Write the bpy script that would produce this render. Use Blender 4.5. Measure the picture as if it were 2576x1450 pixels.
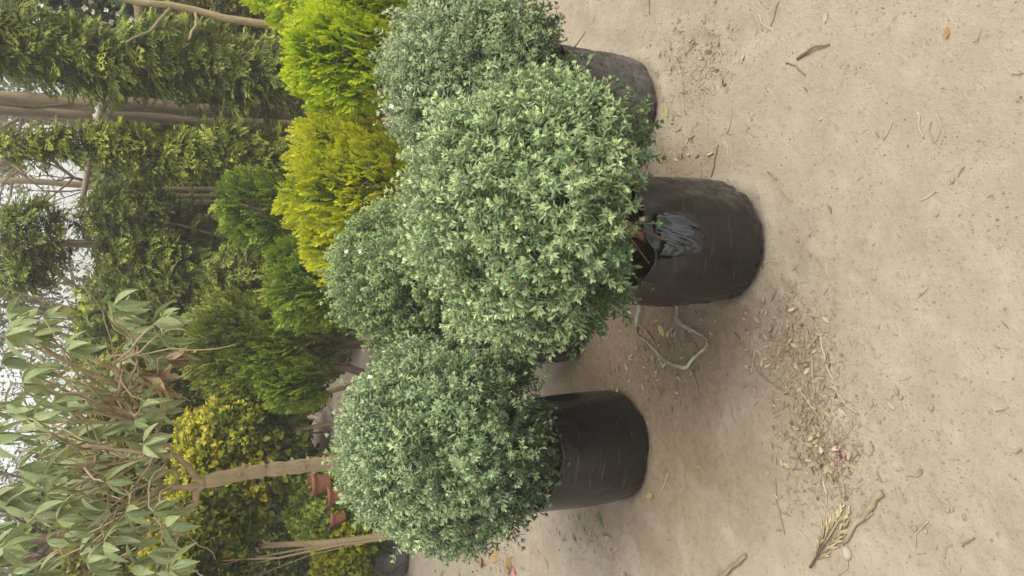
import bpy, math, random
import numpy as np
from mathutils import Vector, Matrix
for o in list(bpy.data.objects): bpy.data.objects.remove(o)
R_ = math.radians
rng = np.random.default_rng(7); random.seed(7)
SC = bpy.context.scene; COL = SC.collection
# ------------------------------------------------------------------ camera (the photograph lies on its side: world up is picture left)
PITCH = R_(27.0); CAMZ = 1.5
FW = np.array([0, math.cos(PITCH), -math.sin(PITCH)])
XL = np.array([0, -math.sin(PITCH), -math.cos(PITCH)]); YL = np.array([1.0, 0, 0])
cam = bpy.data.cameras.new('camera'); cam.sensor_fit = 'HORIZONTAL'; cam.sensor_width = 36; cam.lens = 26.7
cam.clip_start = 0.05; cam.clip_end = 400
camo = bpy.data.objects.new('camera', cam); COL.objects.link(camo)
camo.matrix_world = Matrix(((XL[0], YL[0], -FW[0], 0), (XL[1], YL[1], -FW[1], 0), (XL[2], YL[2], -FW[2], CAMZ), (0, 0, 0, 1)))
SC.camera = camo
# ------------------------------------------------------------------ sky, sun, exposure: bright hazy overcast
SUN_EL, SUN_AZ = R_(60), R_(118)          # azimuth from +Y (away from the camera) towards +X (right of the upright view)
w = bpy.data.worlds.new('World'); SC.world = w; w.use_nodes = True
nt = w.node_tree; nt.nodes.clear()
sky = nt.nodes.new('ShaderNodeTexSky'); sky.sky_type = 'NISHITA'; sky.sun_disc = False
sky.sun_elevation = SUN_EL; sky.sun_rotation = SUN_AZ; sky.air_density = 1.6; sky.dust_density = 2.0; sky.ozone_density = 1.0
hs = nt.nodes.new('ShaderNodeHueSaturation'); hs.inputs['Saturation'].default_value = 0.12
bg = nt.nodes.new('ShaderNodeBackground'); bg.inputs[1].default_value = 0.13
wo = nt.nodes.new('ShaderNodeOutputWorld')
nt.links.new(sky.outputs[0], hs.inputs['Color']); nt.links.new(hs.outputs[0], bg.inputs[0]); nt.links.new(bg.outputs[0], wo.inputs[0])
sl = bpy.data.lights.new('sun', 'SUN'); sl.energy = 1.5; sl.angle = R_(40); sl.color = (1.0, 0.92, 0.76)
so = bpy.data.objects.new('sun', sl); COL.objects.link(so)
sd = Vector((math.sin(SUN_AZ)*math.cos(SUN_EL), math.cos(SUN_AZ)*math.cos(SUN_EL), math.sin(SUN_EL)))
so.rotation_euler = (-sd).to_track_quat('-Z', 'Y').to_euler(); so.location = (3, 2, 6)
vs = SC.view_settings; vs.view_transform = 'Standard'; vs.look = 'None'; vs.exposure = 0.88; vs.gamma = 1.0; vs.use_curve_mapping = False
SC.cycles.max_bounces = 6; SC.cycles.diffuse_bounces = 3; SC.cycles.transmission_bounces = 3
SC.render.resolution_x = 1024; SC.render.resolution_y = 576

# ------------------------------------------------------------------ pixel helpers (photo shown at 2576 x 1450) : a pixel gives a direction only
FPX = 1910.0
def ray(px, py):
    return FW + XL*((px-1288)/FPX) + YL*((725-py)/FPX)
def on_ground(px, py, z=0.0):
    d = ray(px, py); t = (z-CAMZ)/d[2]; return np.array([0, 0, CAMZ]) + d*t
def at(px, py, Y):
    d = ray(px, py); t = Y/d[1]; return np.array([0, 0, CAMZ]) + d*t

LIPS = [(*(on_ground(px, py)[:2]+np.array([0, dy])), r) for px, py, dy, r in ((1928, 606, .155, .16), (1640, 1142, .175, .178), (1655, 250, .15, .155))]
# ------------------------------------------------------------------ noise
_tab = np.random.default_rng(3).random((256, 256))
def vnoise(x, y):
    xi = np.floor(x).astype(int); yi = np.floor(y).astype(int); fx = x-xi; fy = y-yi
    fx = fx*fx*(3-2*fx); fy = fy*fy*(3-2*fy)
    g = lambda a, b: _tab[a & 255, b & 255]
    return (g(xi, yi)*(1-fx)+g(xi+1, yi)*fx)*(1-fy) + (g(xi, yi+1)*(1-fx)+g(xi+1, yi+1)*fx)*fy
def fbm(x, y, o=4):
    s = 0; a = .5
    for i in range(o): s = s + a*vnoise(x*2**i+i*17.3, y*2**i+i*9.1); a *= .5
    return s
def snoise(P, freq, seed):
    r = np.random.default_rng(seed); s = np.zeros(len(P))
    for i in range(7):
        k = r.normal(size=3); k *= freq*(.7+.6*r.random())/np.linalg.norm(k)
        s += np.sin(P@k + r.random()*6.28)
    return s/7**.5
def gz(x, y):
    x = np.asarray(x, float); y = np.asarray(y, float)
    h = (fbm(x*1.4+5, y*1.4, 3)-.45)*.05 + (fbm(x*7, y*7+3, 3)-.45)*.020
    rough = np.clip((fbm(x*2.2+11, y*2.2+4, 3)-.33)*3.2, 0.12, 1)
    h = h + (np.abs(fbm(x*22, y*22, 3)-.45)*-.020 + (fbm(x*55, y*55, 2)-.37)*.010)*rough
    for bx_, by_, br_ in LIPS:      # soil pressed up against the bags
        r_ = np.hypot(x-bx_, y-by_); h = h+np.exp(-((r_-br_-.012)/.022)**2)*(.016*fbm(x*30, y*30, 2)+.003)
    return h

# ------------------------------------------------------------------ mesh + object helpers
def mesh(name, V, F, mat, tint=None, smooth=False):
    V = np.asarray(V, np.float32); m = bpy.data.meshes.new(name)
    if isinstance(F, np.ndarray):
        n, k = F.shape
        m.vertices.add(len(V)); m.vertices.foreach_set('co', V.ravel())
        m.loops.add(n*k); m.loops.foreach_set('vertex_index', F.ravel().astype(np.int32))
        m.polygons.add(n); m.polygons.foreach_set('loop_start', np.arange(0, n*k, k, dtype=np.int32))
        m.polygons.foreach_set('loop_total', np.full(n, k, np.int32))
        m.update(calc_edges=True)
    else:
        m.from_pydata(V.tolist(), [], F); m.update()
    if smooth: m.polygons.foreach_set('use_smooth', np.ones(len(m.polygons), bool))
    if tint is not None:
        a = m.attributes.new('tint', 'FLOAT_COLOR', 'POINT')
        t = np.zeros((len(V), 4), np.float32); t[:, :tint.shape[1]] = tint; t[:, 3] = 1
        a.data.foreach_set('color', t.ravel())
    if mat: m.materials.append(mat)
    return m
def obj(name, me, parent=None, loc=None, mat4=None):
    o = bpy.data.objects.new(name, me); COL.objects.link(o)
    if parent is not None: o.parent = parent
    if mat4 is not None: o.matrix_local = mat4
    elif loc is not None: o.location = loc
    return o
def thing(name, label, cat, loc=(0, 0, 0), group=None):
    o = bpy.data.objects.new(name, None); COL.objects.link(o); o.empty_display_size = .05
    o.location = [float(c) for c in loc]; return tag(o, label, cat, group)
def tag(o, label, cat, group=None):
    o['label'] = label; o['category'] = cat
    if group: o['group'] = group
    return o
def kind(o, k): o['kind'] = k; return o
def norm(v): return v/np.maximum(np.linalg.norm(v, axis=-1, keepdims=True), 1e-9)

def tube(pts, rad, sides=7, cap=True):
    P = np.asarray(pts, float); n = len(P); rad = np.broadcast_to(np.asarray(rad, float), (n,))
    T = norm(np.gradient(P, axis=0)); ref = np.array([0.31, .2, .93]) if abs(T[0, 2]) < .8 else np.array([.95, .3, .1])
    A = norm(np.cross(T, ref)); B = np.cross(T, A); th = np.arange(sides)*2*math.pi/sides
    V = P[:, None] + rad[:, None, None]*(A[:, None]*np.cos(th)[None, :, None] + B[:, None]*np.sin(th)[None, :, None])
    V = V.reshape(-1, 3); i = np.arange(n-1)[:, None]*sides; j = np.arange(sides)[None]; j2 = (j+1) % sides
    a, b, c, d = i+j, i+j2, i+sides+j2, i+sides+j
    F = np.concatenate([np.stack([a, b, c], -1).reshape(-1, 3), np.stack([a, c, d], -1).reshape(-1, 3)])
    if cap:
        nv = len(V); V = np.vstack([V, P[:1], P[-1:]]); j = np.arange(sides); j2 = (j+1) % sides
        F = np.vstack([F, np.stack([np.full(sides, nv), j2, j], -1), np.stack([np.full(sides, nv+1), (n-1)*sides+j, (n-1)*sides+j2], -1)])
    return V, F
def join(parts):
    Vs, Fs, n = [], [], 0
    for V, F in parts: Vs.append(V); Fs.append(F+n); n += len(V)
    return np.vstack(Vs), np.vstack(Fs)
def wander(p0, p1, n, amp, rg=rng):
    t = np.linspace(0, 1, n)[:, None]; P = np.asarray(p0)*(1-t)+np.asarray(p1)*t
    q = rg.normal(size=(n, 3))*amp; q[0] = 0; q = (q+np.roll(q, 1, 0))/2; q[0] = 0
    return P+q

# foliage units: (V, F, T) along +Z; T = (age 0 old .. 1 new tip, random)
def whorl_sprig(rg, length=.06, nodes=7, per=3, L=.022, W=.0065, tipn=7, open0=75, open1=25, stem=.0011, tipL=.6, curl=.15, simple=False):
    Vs, Fs, Ts, n = [], [], [], 0
    bend = rg.normal(size=2)*.12
    def axis(h): return np.array([bend[0]*h*h/length, bend[1]*h*h/length, h])
    def leaf(P, a, e, l, wd, age):
        nonlocal n
        d = np.array([math.cos(a)*math.sin(e), math.sin(a)*math.sin(e), math.cos(e)]); s = np.array([-math.sin(a), math.cos(a), 0])
        u = np.cross(d, s); c = -curl*l*(u if u[2] > 0 else -u)
        roll = rg.normal()*.35; s2 = s*math.cos(roll)+u*math.sin(roll)
        if simple:
            Vs.append(np.array([P, P+d*l*.5+s2*wd*.5+c*.2, P+d*l*.5-s2*wd*.5+c*.2, P+d*l+c])); Fs.append(np.array([[0, 2, 1], [1, 2, 3]])+n); n += 4
            r = rg.random(); ar = np.clip(age+rg.normal()*.08, 0, 1); Ts.append(np.tile([ar*.9, r], (4, 1))); return
        V = [P, P+d*l*.38+s2*wd*.5+c*.1, P+d*l*.38-s2*wd*.5+c*.1, P+d*l*.72+s2*wd*.36+c*.45, P+d*l*.72-s2*wd*.36+c*.45, P+d*l+c]
        Vs.append(np.array(V)); Fs.append(np.array([[0, 2, 1], [1, 2, 4], [1, 4, 3], [3, 4, 5]])+n); n += 6
        r = rg.random(); ar = np.clip(age+rg.normal()*.08, 0, 1); Ts.append(np.tile([ar*.9, r], (6, 1)))
    ph = rg.random()*6.28
    for k in range(nodes):
        f = k/max(nodes-1, 1); h = length*(.12+.83*f); e = R_(open0+(open1-open0)*f**1.6)
        for q in range(per):
            leaf(axis(h), ph+q*6.283/per+rg.normal()*.15, e+rg.normal()*.16, L*(1-(1-tipL)*f**2)*(.8+.4*rg.random()), W*(.85+.3*rg.random()), max(0, .18+f*.42))
        ph += math.pi/per+.25
    for q in range(tipn):
        leaf(axis(length*.97), rg.random()*6.28, R_(8+32*rg.random()), L*tipL*(.6+.4*rg.random()), W*.8, 1.0)
    if stem:
        V, F = tube([axis(0), axis(length*.5), axis(length)], [stem*1.2, stem, stem*.6], 3, False)
        Vs.append(V); Fs.append(F+n); Ts.append(np.tile([-1.0, .5], (len(V), 1))); n += len(V)
    return np.vstack(Vs), np.vstack(Fs), np.vstack(Ts)
def flat_spray(rg, n=9, spread=42, wid=.085, sub=True, jit=.08, arch=0.0, curl=0.15):
    """flat scale-leaf spray of unit length along +Z lying in XZ"""
    Vs, Fs, Ts, k = [], [], [], 0
    def blade(p, d, l, wd, a0, a1):
        nonlocal k
        s = np.array([d[2], 0, -d[0]]); s /= max(np.linalg.norm(s), 1e-6); s = s+np.array([0, rg.normal()*.5, 0]); b = np.array([0, rg.normal()*jit, 0])*l
        Vs.append(np.array([p, p+d*l*.55+s*wd*.55+b*.5, p+d*l*.55-s*wd*.55+b*.5, p+d*l+b])); Fs.append(np.array([[0, 1, 2], [2, 1, 3]])+k); k += 4
        r = rg.random(); Ts.append(np.array([[a0, r], [(a0+a1)/2, r], [(a0+a1)/2, r], [a1, r]]))
    blade(np.zeros(3), np.array([0, 0, 1.]), 1.0, wid*.8, .1, 1)
    for i in range(n):
        f = (i+.6)/n; p = np.array([0, 0, f*.85]); sg = 1 if i % 2 else -1
        a = R_(spread+rg.normal()*7)*sg; d = np.array([math.sin(a), rg.normal()*.15, math.cos(a)]); l = .55*(1-.62*f)*(.8+.4*rg.random())*(.6+.9*min(f*3, 1)*.5)
        blade(p, d, l, wid, .15+.4*f, .7+.3*f)
        if sub:
            for g, sg2 in ((.4, sg), (.6, -sg)):
                a2 = a*.5+sg2*R_(28); blade(p+d*l*g, np.array([math.sin(a2), rg.normal()*.15, math.cos(a2)]), l*.5, wid*.8, .3+.4*f, .75+.25*f)
    V = np.vstack(Vs); V[:, 1] += curl*(rg.normal())*V[:, 0]**2*2 + arch*V[:, 2]**2
    return V, np.vstack(Fs), np.vstack(Ts)

def frames(D, rg, N=None):
    """rotation matrices whose +Z is D and whose +Y is as near N as possible"""
    D = norm(D)
    if N is None: N = rg.normal(size=D.shape)
    X = norm(np.cross(N, D)); Y = np.cross(D, X)
    return np.stack([X, Y, D], -1)
def scatter(variants, P, M, S, rg, age=None):
    """bakes placed copies of the variants into one (V, F, T)"""
    Vs, Fs, Ts, n = [], [], [], 0; vi = rg.integers(0, len(variants), len(P))
    S = np.broadcast_to(np.asarray(S, float), (len(P),)); age = np.zeros(len(P)) if age is None else age
    for v, (V, F, T) in enumerate(variants):
        ix = np.where(vi == v)[0]
        if not len(ix): continue
        W = np.einsum('nij,vj->nvi', M[ix], V)*S[ix, None, None]+P[ix, None]
        Vs.append(W.reshape(-1, 3)); Fs.append((F[None]+(np.arange(len(ix))*len(V))[:, None, None]).reshape(-1, 3)+n); n += W.shape[0]*W.shape[1]
        TT = np.tile(T[None], (len(ix), 1, 1)).astype(float); stem = TT[:, :, 0] < 0
        TT[:, :, 0] = np.where(stem, -1, np.clip(TT[:, :, 0]+age[ix, None], 0, 1)); TT[:, :, 1] = (TT[:, :, 1]+rg.random(len(ix))[:, None]) % 1
        Ts.append(np.concatenate([TT, np.repeat(rg.random(len(ix))[:, None, None], len(V), 1)], -1).reshape(-1, 3))
    return np.vstack(Vs), np.vstack(Fs), np.vstack(Ts)
def sphere_dirs(n, rg):
    i = np.arange(n)+.5; ph = np.arccos(1-2*i/n); th = math.pi*(1+5**.5)*i
    d = np.stack([np.cos(th)*np.sin(ph), np.sin(th)*np.sin(ph), np.cos(ph)], -1)
    return norm(d+rg.normal(size=d.shape)*(1.6/n**.5))

# ------------------------------------------------------------------ materials
def newmat(name):
    m = bpy.data.materials.new(name); m.use_nodes = True; t = m.node_tree; t.nodes.clear()
    o = t.nodes.new('ShaderNodeOutputMaterial'); p = t.nodes.new('ShaderNodeBsdfPrincipled'); t.links.new(p.outputs[0], o.inputs[0])
    return m, t, p, o
def nd(t, typ, **kw):
    n = t.nodes.new(typ)
    for k, v in kw.items():
        if k.startswith('i_'):
            key = k[2:].replace('_', ' '); n.inputs[int(key) if key.isdigit() else key].default_value = v
        else: setattr(n, k, v)
    return n
def rgb(c): return (c[0], c[1], c[2], 1)
def mixc(t, fac, a, b):
    n = t.nodes.new('ShaderNodeMix'); n.data_type = 'RGBA'; n.clamp_factor = True
    for s, v in ((0, fac), (6, a), (7, b)):
        if isinstance(v, bpy.types.NodeSocket): t.links.new(v, n.inputs[s])
        else: n.inputs[s].default_value = v if s == 0 else rgb(v)
    return n.outputs[2]
def ramp(t, sock, x0, x1):
    n = nd(t, 'ShaderNodeMapRange', i_1=x0, i_2=x1); n.clamp = True; t.links.new(sock, n.inputs[0]); return n.outputs[0]
def leafmat(name, old, mid, new, stem=(.10, .075, .05), rough=.5, trans=.28, var=.35, dry=None, spec=.35):
    """leaf pigment: old leaves to young shoot tips, plus leaf-to-leaf variation; thin and translucent"""
    m, t, p, o = newmat(name)
    a = nd(t, 'ShaderNodeAttribute', attribute_name='tint'); s = nd(t, 'ShaderNodeSeparateColor'); t.links.new(a.outputs['Color'], s.inputs[0])
    oi = nd(t, 'ShaderNodeObjectInfo')
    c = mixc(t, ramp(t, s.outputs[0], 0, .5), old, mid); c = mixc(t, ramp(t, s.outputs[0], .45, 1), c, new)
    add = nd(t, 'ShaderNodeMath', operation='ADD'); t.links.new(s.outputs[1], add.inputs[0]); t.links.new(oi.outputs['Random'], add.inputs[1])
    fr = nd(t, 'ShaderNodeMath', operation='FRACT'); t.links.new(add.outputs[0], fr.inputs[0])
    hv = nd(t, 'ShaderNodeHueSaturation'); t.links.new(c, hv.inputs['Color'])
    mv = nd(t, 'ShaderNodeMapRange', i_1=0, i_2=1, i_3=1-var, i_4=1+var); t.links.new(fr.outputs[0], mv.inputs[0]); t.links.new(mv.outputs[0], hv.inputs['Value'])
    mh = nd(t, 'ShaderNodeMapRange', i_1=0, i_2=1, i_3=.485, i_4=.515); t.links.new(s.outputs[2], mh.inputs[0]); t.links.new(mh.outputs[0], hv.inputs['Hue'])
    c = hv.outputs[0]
    if dry:
        df = ramp(t, fr.outputs[0], .985, .99); c = mixc(t, df, c, dry)
    sf = nd(t, 'ShaderNodeMath', operation='LESS_THAN', i_1=-.5); t.links.new(s.outputs[0], sf.inputs[0]); c = mixc(t, sf.outputs[0], c, stem)
    t.links.new(c, p.inputs['Base Color']); p.inputs['Roughness'].default_value = rough; p.inputs['Specular IOR Level'].default_value = spec
    tr = nd(t, 'ShaderNodeBsdfTranslucent'); t.links.new(c, tr.inputs[0]); mx = nd(t, 'ShaderNodeMixShader', i_0=trans)
    t.links.new(p.outputs[0], mx.inputs[1]); t.links.new(tr.outputs[0], mx.inputs[2]); t.links.new(mx.outputs[0], o.inputs[0])
    return m
def barkmat(name, c1, c2, scale=30, rough=.85, stretch=.25, bump=.3):
    m, t, p, o = newmat(name)
    tc = nd(t, 'ShaderNodeTexCoord'); mp = nd(t, 'ShaderNodeMapping'); mp.inputs['Scale'].default_value = (1, 1, stretch); t.links.new(tc.outputs['Object'], mp.inputs[0])
    n = nd(t, 'ShaderNodeTexNoise', i_Scale=scale, i_Detail=6, i_Roughness=.65); t.links.new(mp.outputs[0], n.inputs[0])
    t.links.new(mixc(t, ramp(t, n.outputs[0], .32, .68), c1, c2), p.inputs['Base Color']); p.inputs['Roughness'].default_value = rough
    b = nd(t, 'ShaderNodeBump', i_Strength=bump, i_Distance=.01); t.links.new(n.outputs[0], b.inputs['Height']); t.links.new(b.outputs[0], p.inputs['Normal'])
    return m
def plainmat(name, c1, c2=None, rough=.8, scale=20, spec=.3):
    m, t, p, o = newmat(name); c2 = c2 or tuple(x*.7 for x in c1)
    tc = nd(t, 'ShaderNodeTexCoord'); n = nd(t, 'ShaderNodeTexNoise', i_Scale=scale, i_Detail=4); t.links.new(tc.outputs['Object'], n.inputs[0])
    oi = nd(t, 'ShaderNodeObjectInfo'); ad = nd(t, 'ShaderNodeMath', operation='MULTIPLY_ADD', i_1=.5, i_2=-.25); t.links.new(oi.outputs['Random'], ad.inputs[0])
    a2 = nd(t, 'ShaderNodeMath', operation='ADD'); t.links.new(ad.outputs[0], a2.inputs[0]); t.links.new(n.outputs[0], a2.inputs[1])
    t.links.new(mixc(t, ramp(t, a2.outputs[0], .25, .75), c1, c2), p.inputs['Base Color']); p.inputs['Roughness'].default_value = rough; p.inputs['Specular IOR Level'].default_value = spec
    return m
def tintmat(name, cols, rough=.9):
    """debris: each bit picks a pigment by its own random value"""
    m, t, p, o = newmat(name)
    a = nd(t, 'ShaderNodeAttribute', attribute_name='tint'); s = nd(t, 'ShaderNodeSeparateColor'); t.links.new(a.outputs['Color'], s.inputs[0])
    r = nd(t, 'ShaderNodeValToRGB'); r.color_ramp.interpolation = 'LINEAR'; els = r.color_ramp.elements
    while len(els) < len(cols): els.new(.5)
    for i, c in enumerate(cols): els[i].position = i/(len(cols)-1); els[i].color = rgb(c)
    t.links.new(s.outputs[2], r.inputs[0]); t.links.new(r.outputs[0], p.inputs['Base Color']); p.inputs['Roughness'].default_value = rough; p.inputs['Specular IOR Level'].default_value = .2
    return m
def soilmat():
    m, t, p, o = newmat('dry_soil')
    tc = nd(t, 'ShaderNodeTexCoord')
    def nz(sc, det=6, ro=.6):
        n = nd(t, 'ShaderNodeTexNoise', i_Scale=sc, i_Detail=det, i_Roughness=ro); t.links.new(tc.outputs['Object'], n.inputs[0]); return n.outputs[0]
    n1, n2, n3, n4 = nz(1.3, 4), nz(9, 8, .7), nz(60, 6, .7), nz(230, 4, .7)
    c = mixc(t, ramp(t, n1, .35, .65), (.410, .343, .264), (.352, .291, .220))
    c = mixc(t, ramp(t, n2, .42, .72), c, (.45, .388, .305))
    d = mixc(t, ramp(t, n3, .56, .75), c, (.255, .195, .13))
    d = mixc(t, ramp(t, n4, .60, .78), d, (.47, .40, .31))
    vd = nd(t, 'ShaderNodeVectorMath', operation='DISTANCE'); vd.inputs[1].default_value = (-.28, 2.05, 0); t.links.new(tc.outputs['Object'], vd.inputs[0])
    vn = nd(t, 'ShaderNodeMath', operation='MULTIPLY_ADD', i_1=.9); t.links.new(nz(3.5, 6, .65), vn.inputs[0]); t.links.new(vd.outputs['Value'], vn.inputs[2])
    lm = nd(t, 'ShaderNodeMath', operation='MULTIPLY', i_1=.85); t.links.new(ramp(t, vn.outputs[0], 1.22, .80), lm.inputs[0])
    d = mixc(t, lm.outputs[0], d, mixc(t, ramp(t, n3, .35, .65), (.265, .190, .122), (.19, .132, .082)))  # browner loose soil round the bags, with some of their shade painted in
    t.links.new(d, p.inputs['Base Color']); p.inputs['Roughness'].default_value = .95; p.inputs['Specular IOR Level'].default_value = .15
    ad = nd(t, 'ShaderNodeMath', operation='MULTIPLY_ADD', i_1=.45); t.links.new(n4, ad.inputs[0]); t.links.new(n3, ad.inputs[2])
    b = nd(t, 'ShaderNodeBump', i_Strength=.8, i_Distance=.009); t.links.new(ad.outputs[0], b.inputs['Height']); t.links.new(b.outputs[0], p.inputs['Normal'])
    return m
def bagmat(name, dust, dustc=(.17, .145, .12), lo=.38, hi=.72, streak=.26):
    m, t, p, o = newmat(name)
    tc = nd(t, 'ShaderNodeTexCoord')
    def nz(scale, sc, det=5, ro=.6):
        mp = nd(t, 'ShaderNodeMapping'); mp.inputs['Scale'].default_value = scale; t.links.new(tc.outputs['Object'], mp.inputs[0])
        n = nd(t, 'ShaderNodeTexNoise', i_Scale=sc, i_Detail=det, i_Roughness=ro); t.links.new(mp.outputs[0], n.inputs[0]); return n.outputs[0]
    big = nz((1, 1, 1), 7, 5, .65); scr = nz((5, 5, 60), 1.6, 6, .7); fine = nz((1, 1, 1), 130, 5, .75); smear = nz((9, 9, 30), 1.1, 4, .6)
    f = nd(t, 'ShaderNodeMath', operation='MULTIPLY'); t.links.new(ramp(t, big, lo, hi), f.inputs[0]); t.links.new(ramp(t, fine, .3, .75), f.inputs[1])
    c = mixc(t, 0.0, (.012, .012, .014), dustc)
    fm = nd(t, 'ShaderNodeMath', operation='MULTIPLY', i_1=dust); t.links.new(f.outputs[0], fm.inputs[0])
    c = mixc(t, fm.outputs[0], (.005, .005, .006), dustc)
    s2 = nd(t, 'ShaderNodeMath', operation='MULTIPLY', i_1=streak); t.links.new(ramp(t, scr, .58, .74), s2.inputs[0]); c = mixc(t, s2.outputs[0], c, (.22, .22, .23))
    s3 = nd(t, 'ShaderNodeMath', operation='MULTIPLY', i_1=dust*.45); t.links.new(ramp(t, smear, .5, .75), s3.inputs[0]); c = mixc(t, s3.outputs[0], c, (.13, .115, .10))
    spk = nd(t, 'ShaderNodeMath', operation='MULTIPLY', i_1=.22); t.links.new(ramp(t, nz((1, 1, 1), 260, 3, .6), .64, .74), spk.inputs[0]); c = mixc(t, spk.outputs[0], c, (.17, .125, .08))
    t.links.new(c, p.inputs['Base Color'])
    mr = nd(t, 'ShaderNodeMapRange', i_1=0, i_2=.6, i_3=.19, i_4=.6); t.links.new(fm.outputs[0], mr.inputs[0]); t.links.new(mr.outputs[0], p.inputs['Roughness'])
    b = nd(t, 'ShaderNodeBump', i_Strength=.16, i_Distance=.006); t.links.new(scr, b.inputs['Height']); t.links.new(b.outputs[0], p.inputs['Normal'])
    return m

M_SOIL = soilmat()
M_STEM = barkmat('shrub_stem', (.24, .125, .07), (.12, .068, .042), 60)
M_BARK = barkmat('pale_bark', (.42, .32, .185), (.26, .19, .11), 35)
M_BARKG = barkmat('grey_bark', (.33, .25, .155), (.16, .118, .075), 22)
M_BARKD = barkmat('brown_bark', (.20, .13, .085), (.10, .068, .045), 40)
M_POLE = barkmat('dry_pole', (.40, .33, .24), (.28, .22, .15), 50)
M_STRAW = plainmat('straw', (.46, .37, .25), (.31, .24, .155))
M_TWIG = plainmat('twig', (.30, .225, .145), (.19, .14, .09))
M_POTSOIL = plainmat('pot_soil', (.13, .075, .042), (.065, .038, .023), scale=60)

# ------------------------------------------------------------------ ground: one sheet, fine near the camera
def spaced(lo, a, b, hi, step, grow):
    mid = list(np.arange(a, b, step)); x, s = mid[-1], step
    up = []
    while x < hi: s *= grow; x += s; up.append(x)
    x, s, dn = mid[0], step, []
    while x > lo: s *= grow; x -= s; dn.append(x)
    return np.array(dn[::-1]+mid+up)
gx = spaced(-60, -1.25, 1.15, 60, .012, 1.09); gy = spaced(-6, .6, 3.0, 120, .012, 1.065)
XX, YY = np.meshgrid(gx, gy); H = gz(XX, YY)
nx, ny = len(gx), len(gy); i = np.arange(ny-1)[:, None]*nx+np.arange(nx-1)[None]
GF = np.stack([i, i+1, i+nx+1, i+nx], -1).reshape(-1, 4)
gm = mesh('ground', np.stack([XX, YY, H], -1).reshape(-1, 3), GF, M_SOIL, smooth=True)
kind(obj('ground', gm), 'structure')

# ------------------------------------------------------------------ black grow bags
def bag_mesh(R, Hh, rim, seed, mat, dent=None, taper=.04, bulge=.03, squash=(1, 1), lean=(0, 0), wr=1.0, depth=.07):
    rg = np.random.default_rng(seed); na, nh = 120, 56
    th = np.arange(na)*2*math.pi/na; t = np.concatenate([np.linspace(0, .12, 12)[:-1], np.linspace(.12, 1, nh-11)])
    TH, T = np.meshgrid(th, t)
    rimh = Hh+rim(th)
    Z = T*rimh[None]
    rc = .035; r = R*(1-taper*T)+bulge*R*np.sin(np.pi*np.clip(T, 0, 1))
    corner = np.clip(Z/rc, 0, 1); r = r-rc*.9*(1-np.sqrt(np.clip(1-(1-corner)**2, 0, 1)))
    cs, sn = np.cos(TH), np.sin(TH)
    nse = lambda f, g, k: (fbm(cs*f+sn*f*.6+50+k, Z*g+sn*f+20+k, 3)-.44)
    r = r+nse(2.2, 4, seed)*.035*wr
    crease = np.abs(nse(6, 22, seed+3)); r = r-np.clip(.06-crease, 0, .06)*.055*wr; fold = np.abs(np.sin(TH*4+Z*26+seed+2*np.sin(Z*14+TH*2))); r = r-np.clip(.14-fold, 0, .14)*.030*wr*np.clip(nse(1.5, 3, seed+9)*6+.4, 0, 1)                     # thin creases
    low = np.clip(1-Z/(.12), 0, 1); r = r-np.abs(np.sin(TH*9+seed+Z*34+3*np.sin(TH*3)))**3*.007*low*wr
    top = np.clip((T-.6)/.4, 0, 1)**1.5; r = r+(np.sin(TH*13+seed+4*np.sin(TH*2+1))*.0045+np.sin(TH*5+2)*.006)*top*wr
    if dent:
        d0, wd, zz, dp = dent; da = np.angle(np.exp(1j*(TH-d0))); r = r-dp*np.exp(-(da/wd)**2)*np.clip((Z-zz)/(Hh-zz), 0, 1.1)**1.3
    Rw = r[-1]
    # rim fold and inner wall
    rows = [np.stack([r*cs*squash[0]+lean[0]*T, r*sn*squash[1]+lean[1]*T, Z], -1)]
    zt = Z[-1]; c1, s1 = np.cos(th), np.sin(th)
    for k, (dr, dz) in enumerate([(.002, .003), (.005, .002), (.008, -.006), (.011, -depth*.6), (.014, -depth*1.6)]):
        rr = Rw-dr; rows.append(np.stack([rr*c1*squash[0]+lean[0], rr*s1*squash[1]+lean[1], zt+dz], -1)[None])
    V = np.concatenate(rows, 0); nr = V.shape[0]; V = V.reshape(-1, 3)
    i = np.arange(nr-1)[:, None]*na; j = np.arange(na)[None]; j2 = (j+1) % na
    F = np.stack([i+j, i+j2, i+na+j2, i+na+j], -1).reshape(-1, 4)
    return mesh('bag', V, F, mat, smooth=True)
def soil_mesh(R, z, seed, mat):
    n, k = 40, 12; th = np.arange(n)*2*math.pi/n; V = [[0, 0, z]]
    for q in range(1, k+1):
        rr = R*q/k; zz = z+(fbm(np.cos(th)*rr*30+seed, np.sin(th)*rr*30+9, 3)-.44)*.035
        V += np.stack([np.cos(th)*rr, np.sin(th)*rr, zz], -1).tolist()
    F = [(0, 1+j, 1+(j+1) % n) for j in range(n)]
    for q in range(k-1):
        for j in range(n): a = 1+q*n; F.append((a+j, a+n+j, a+n+(j+1) % n, a+(j+1) % n))
    return mesh('soil', V, F, mat, smooth=True)

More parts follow.
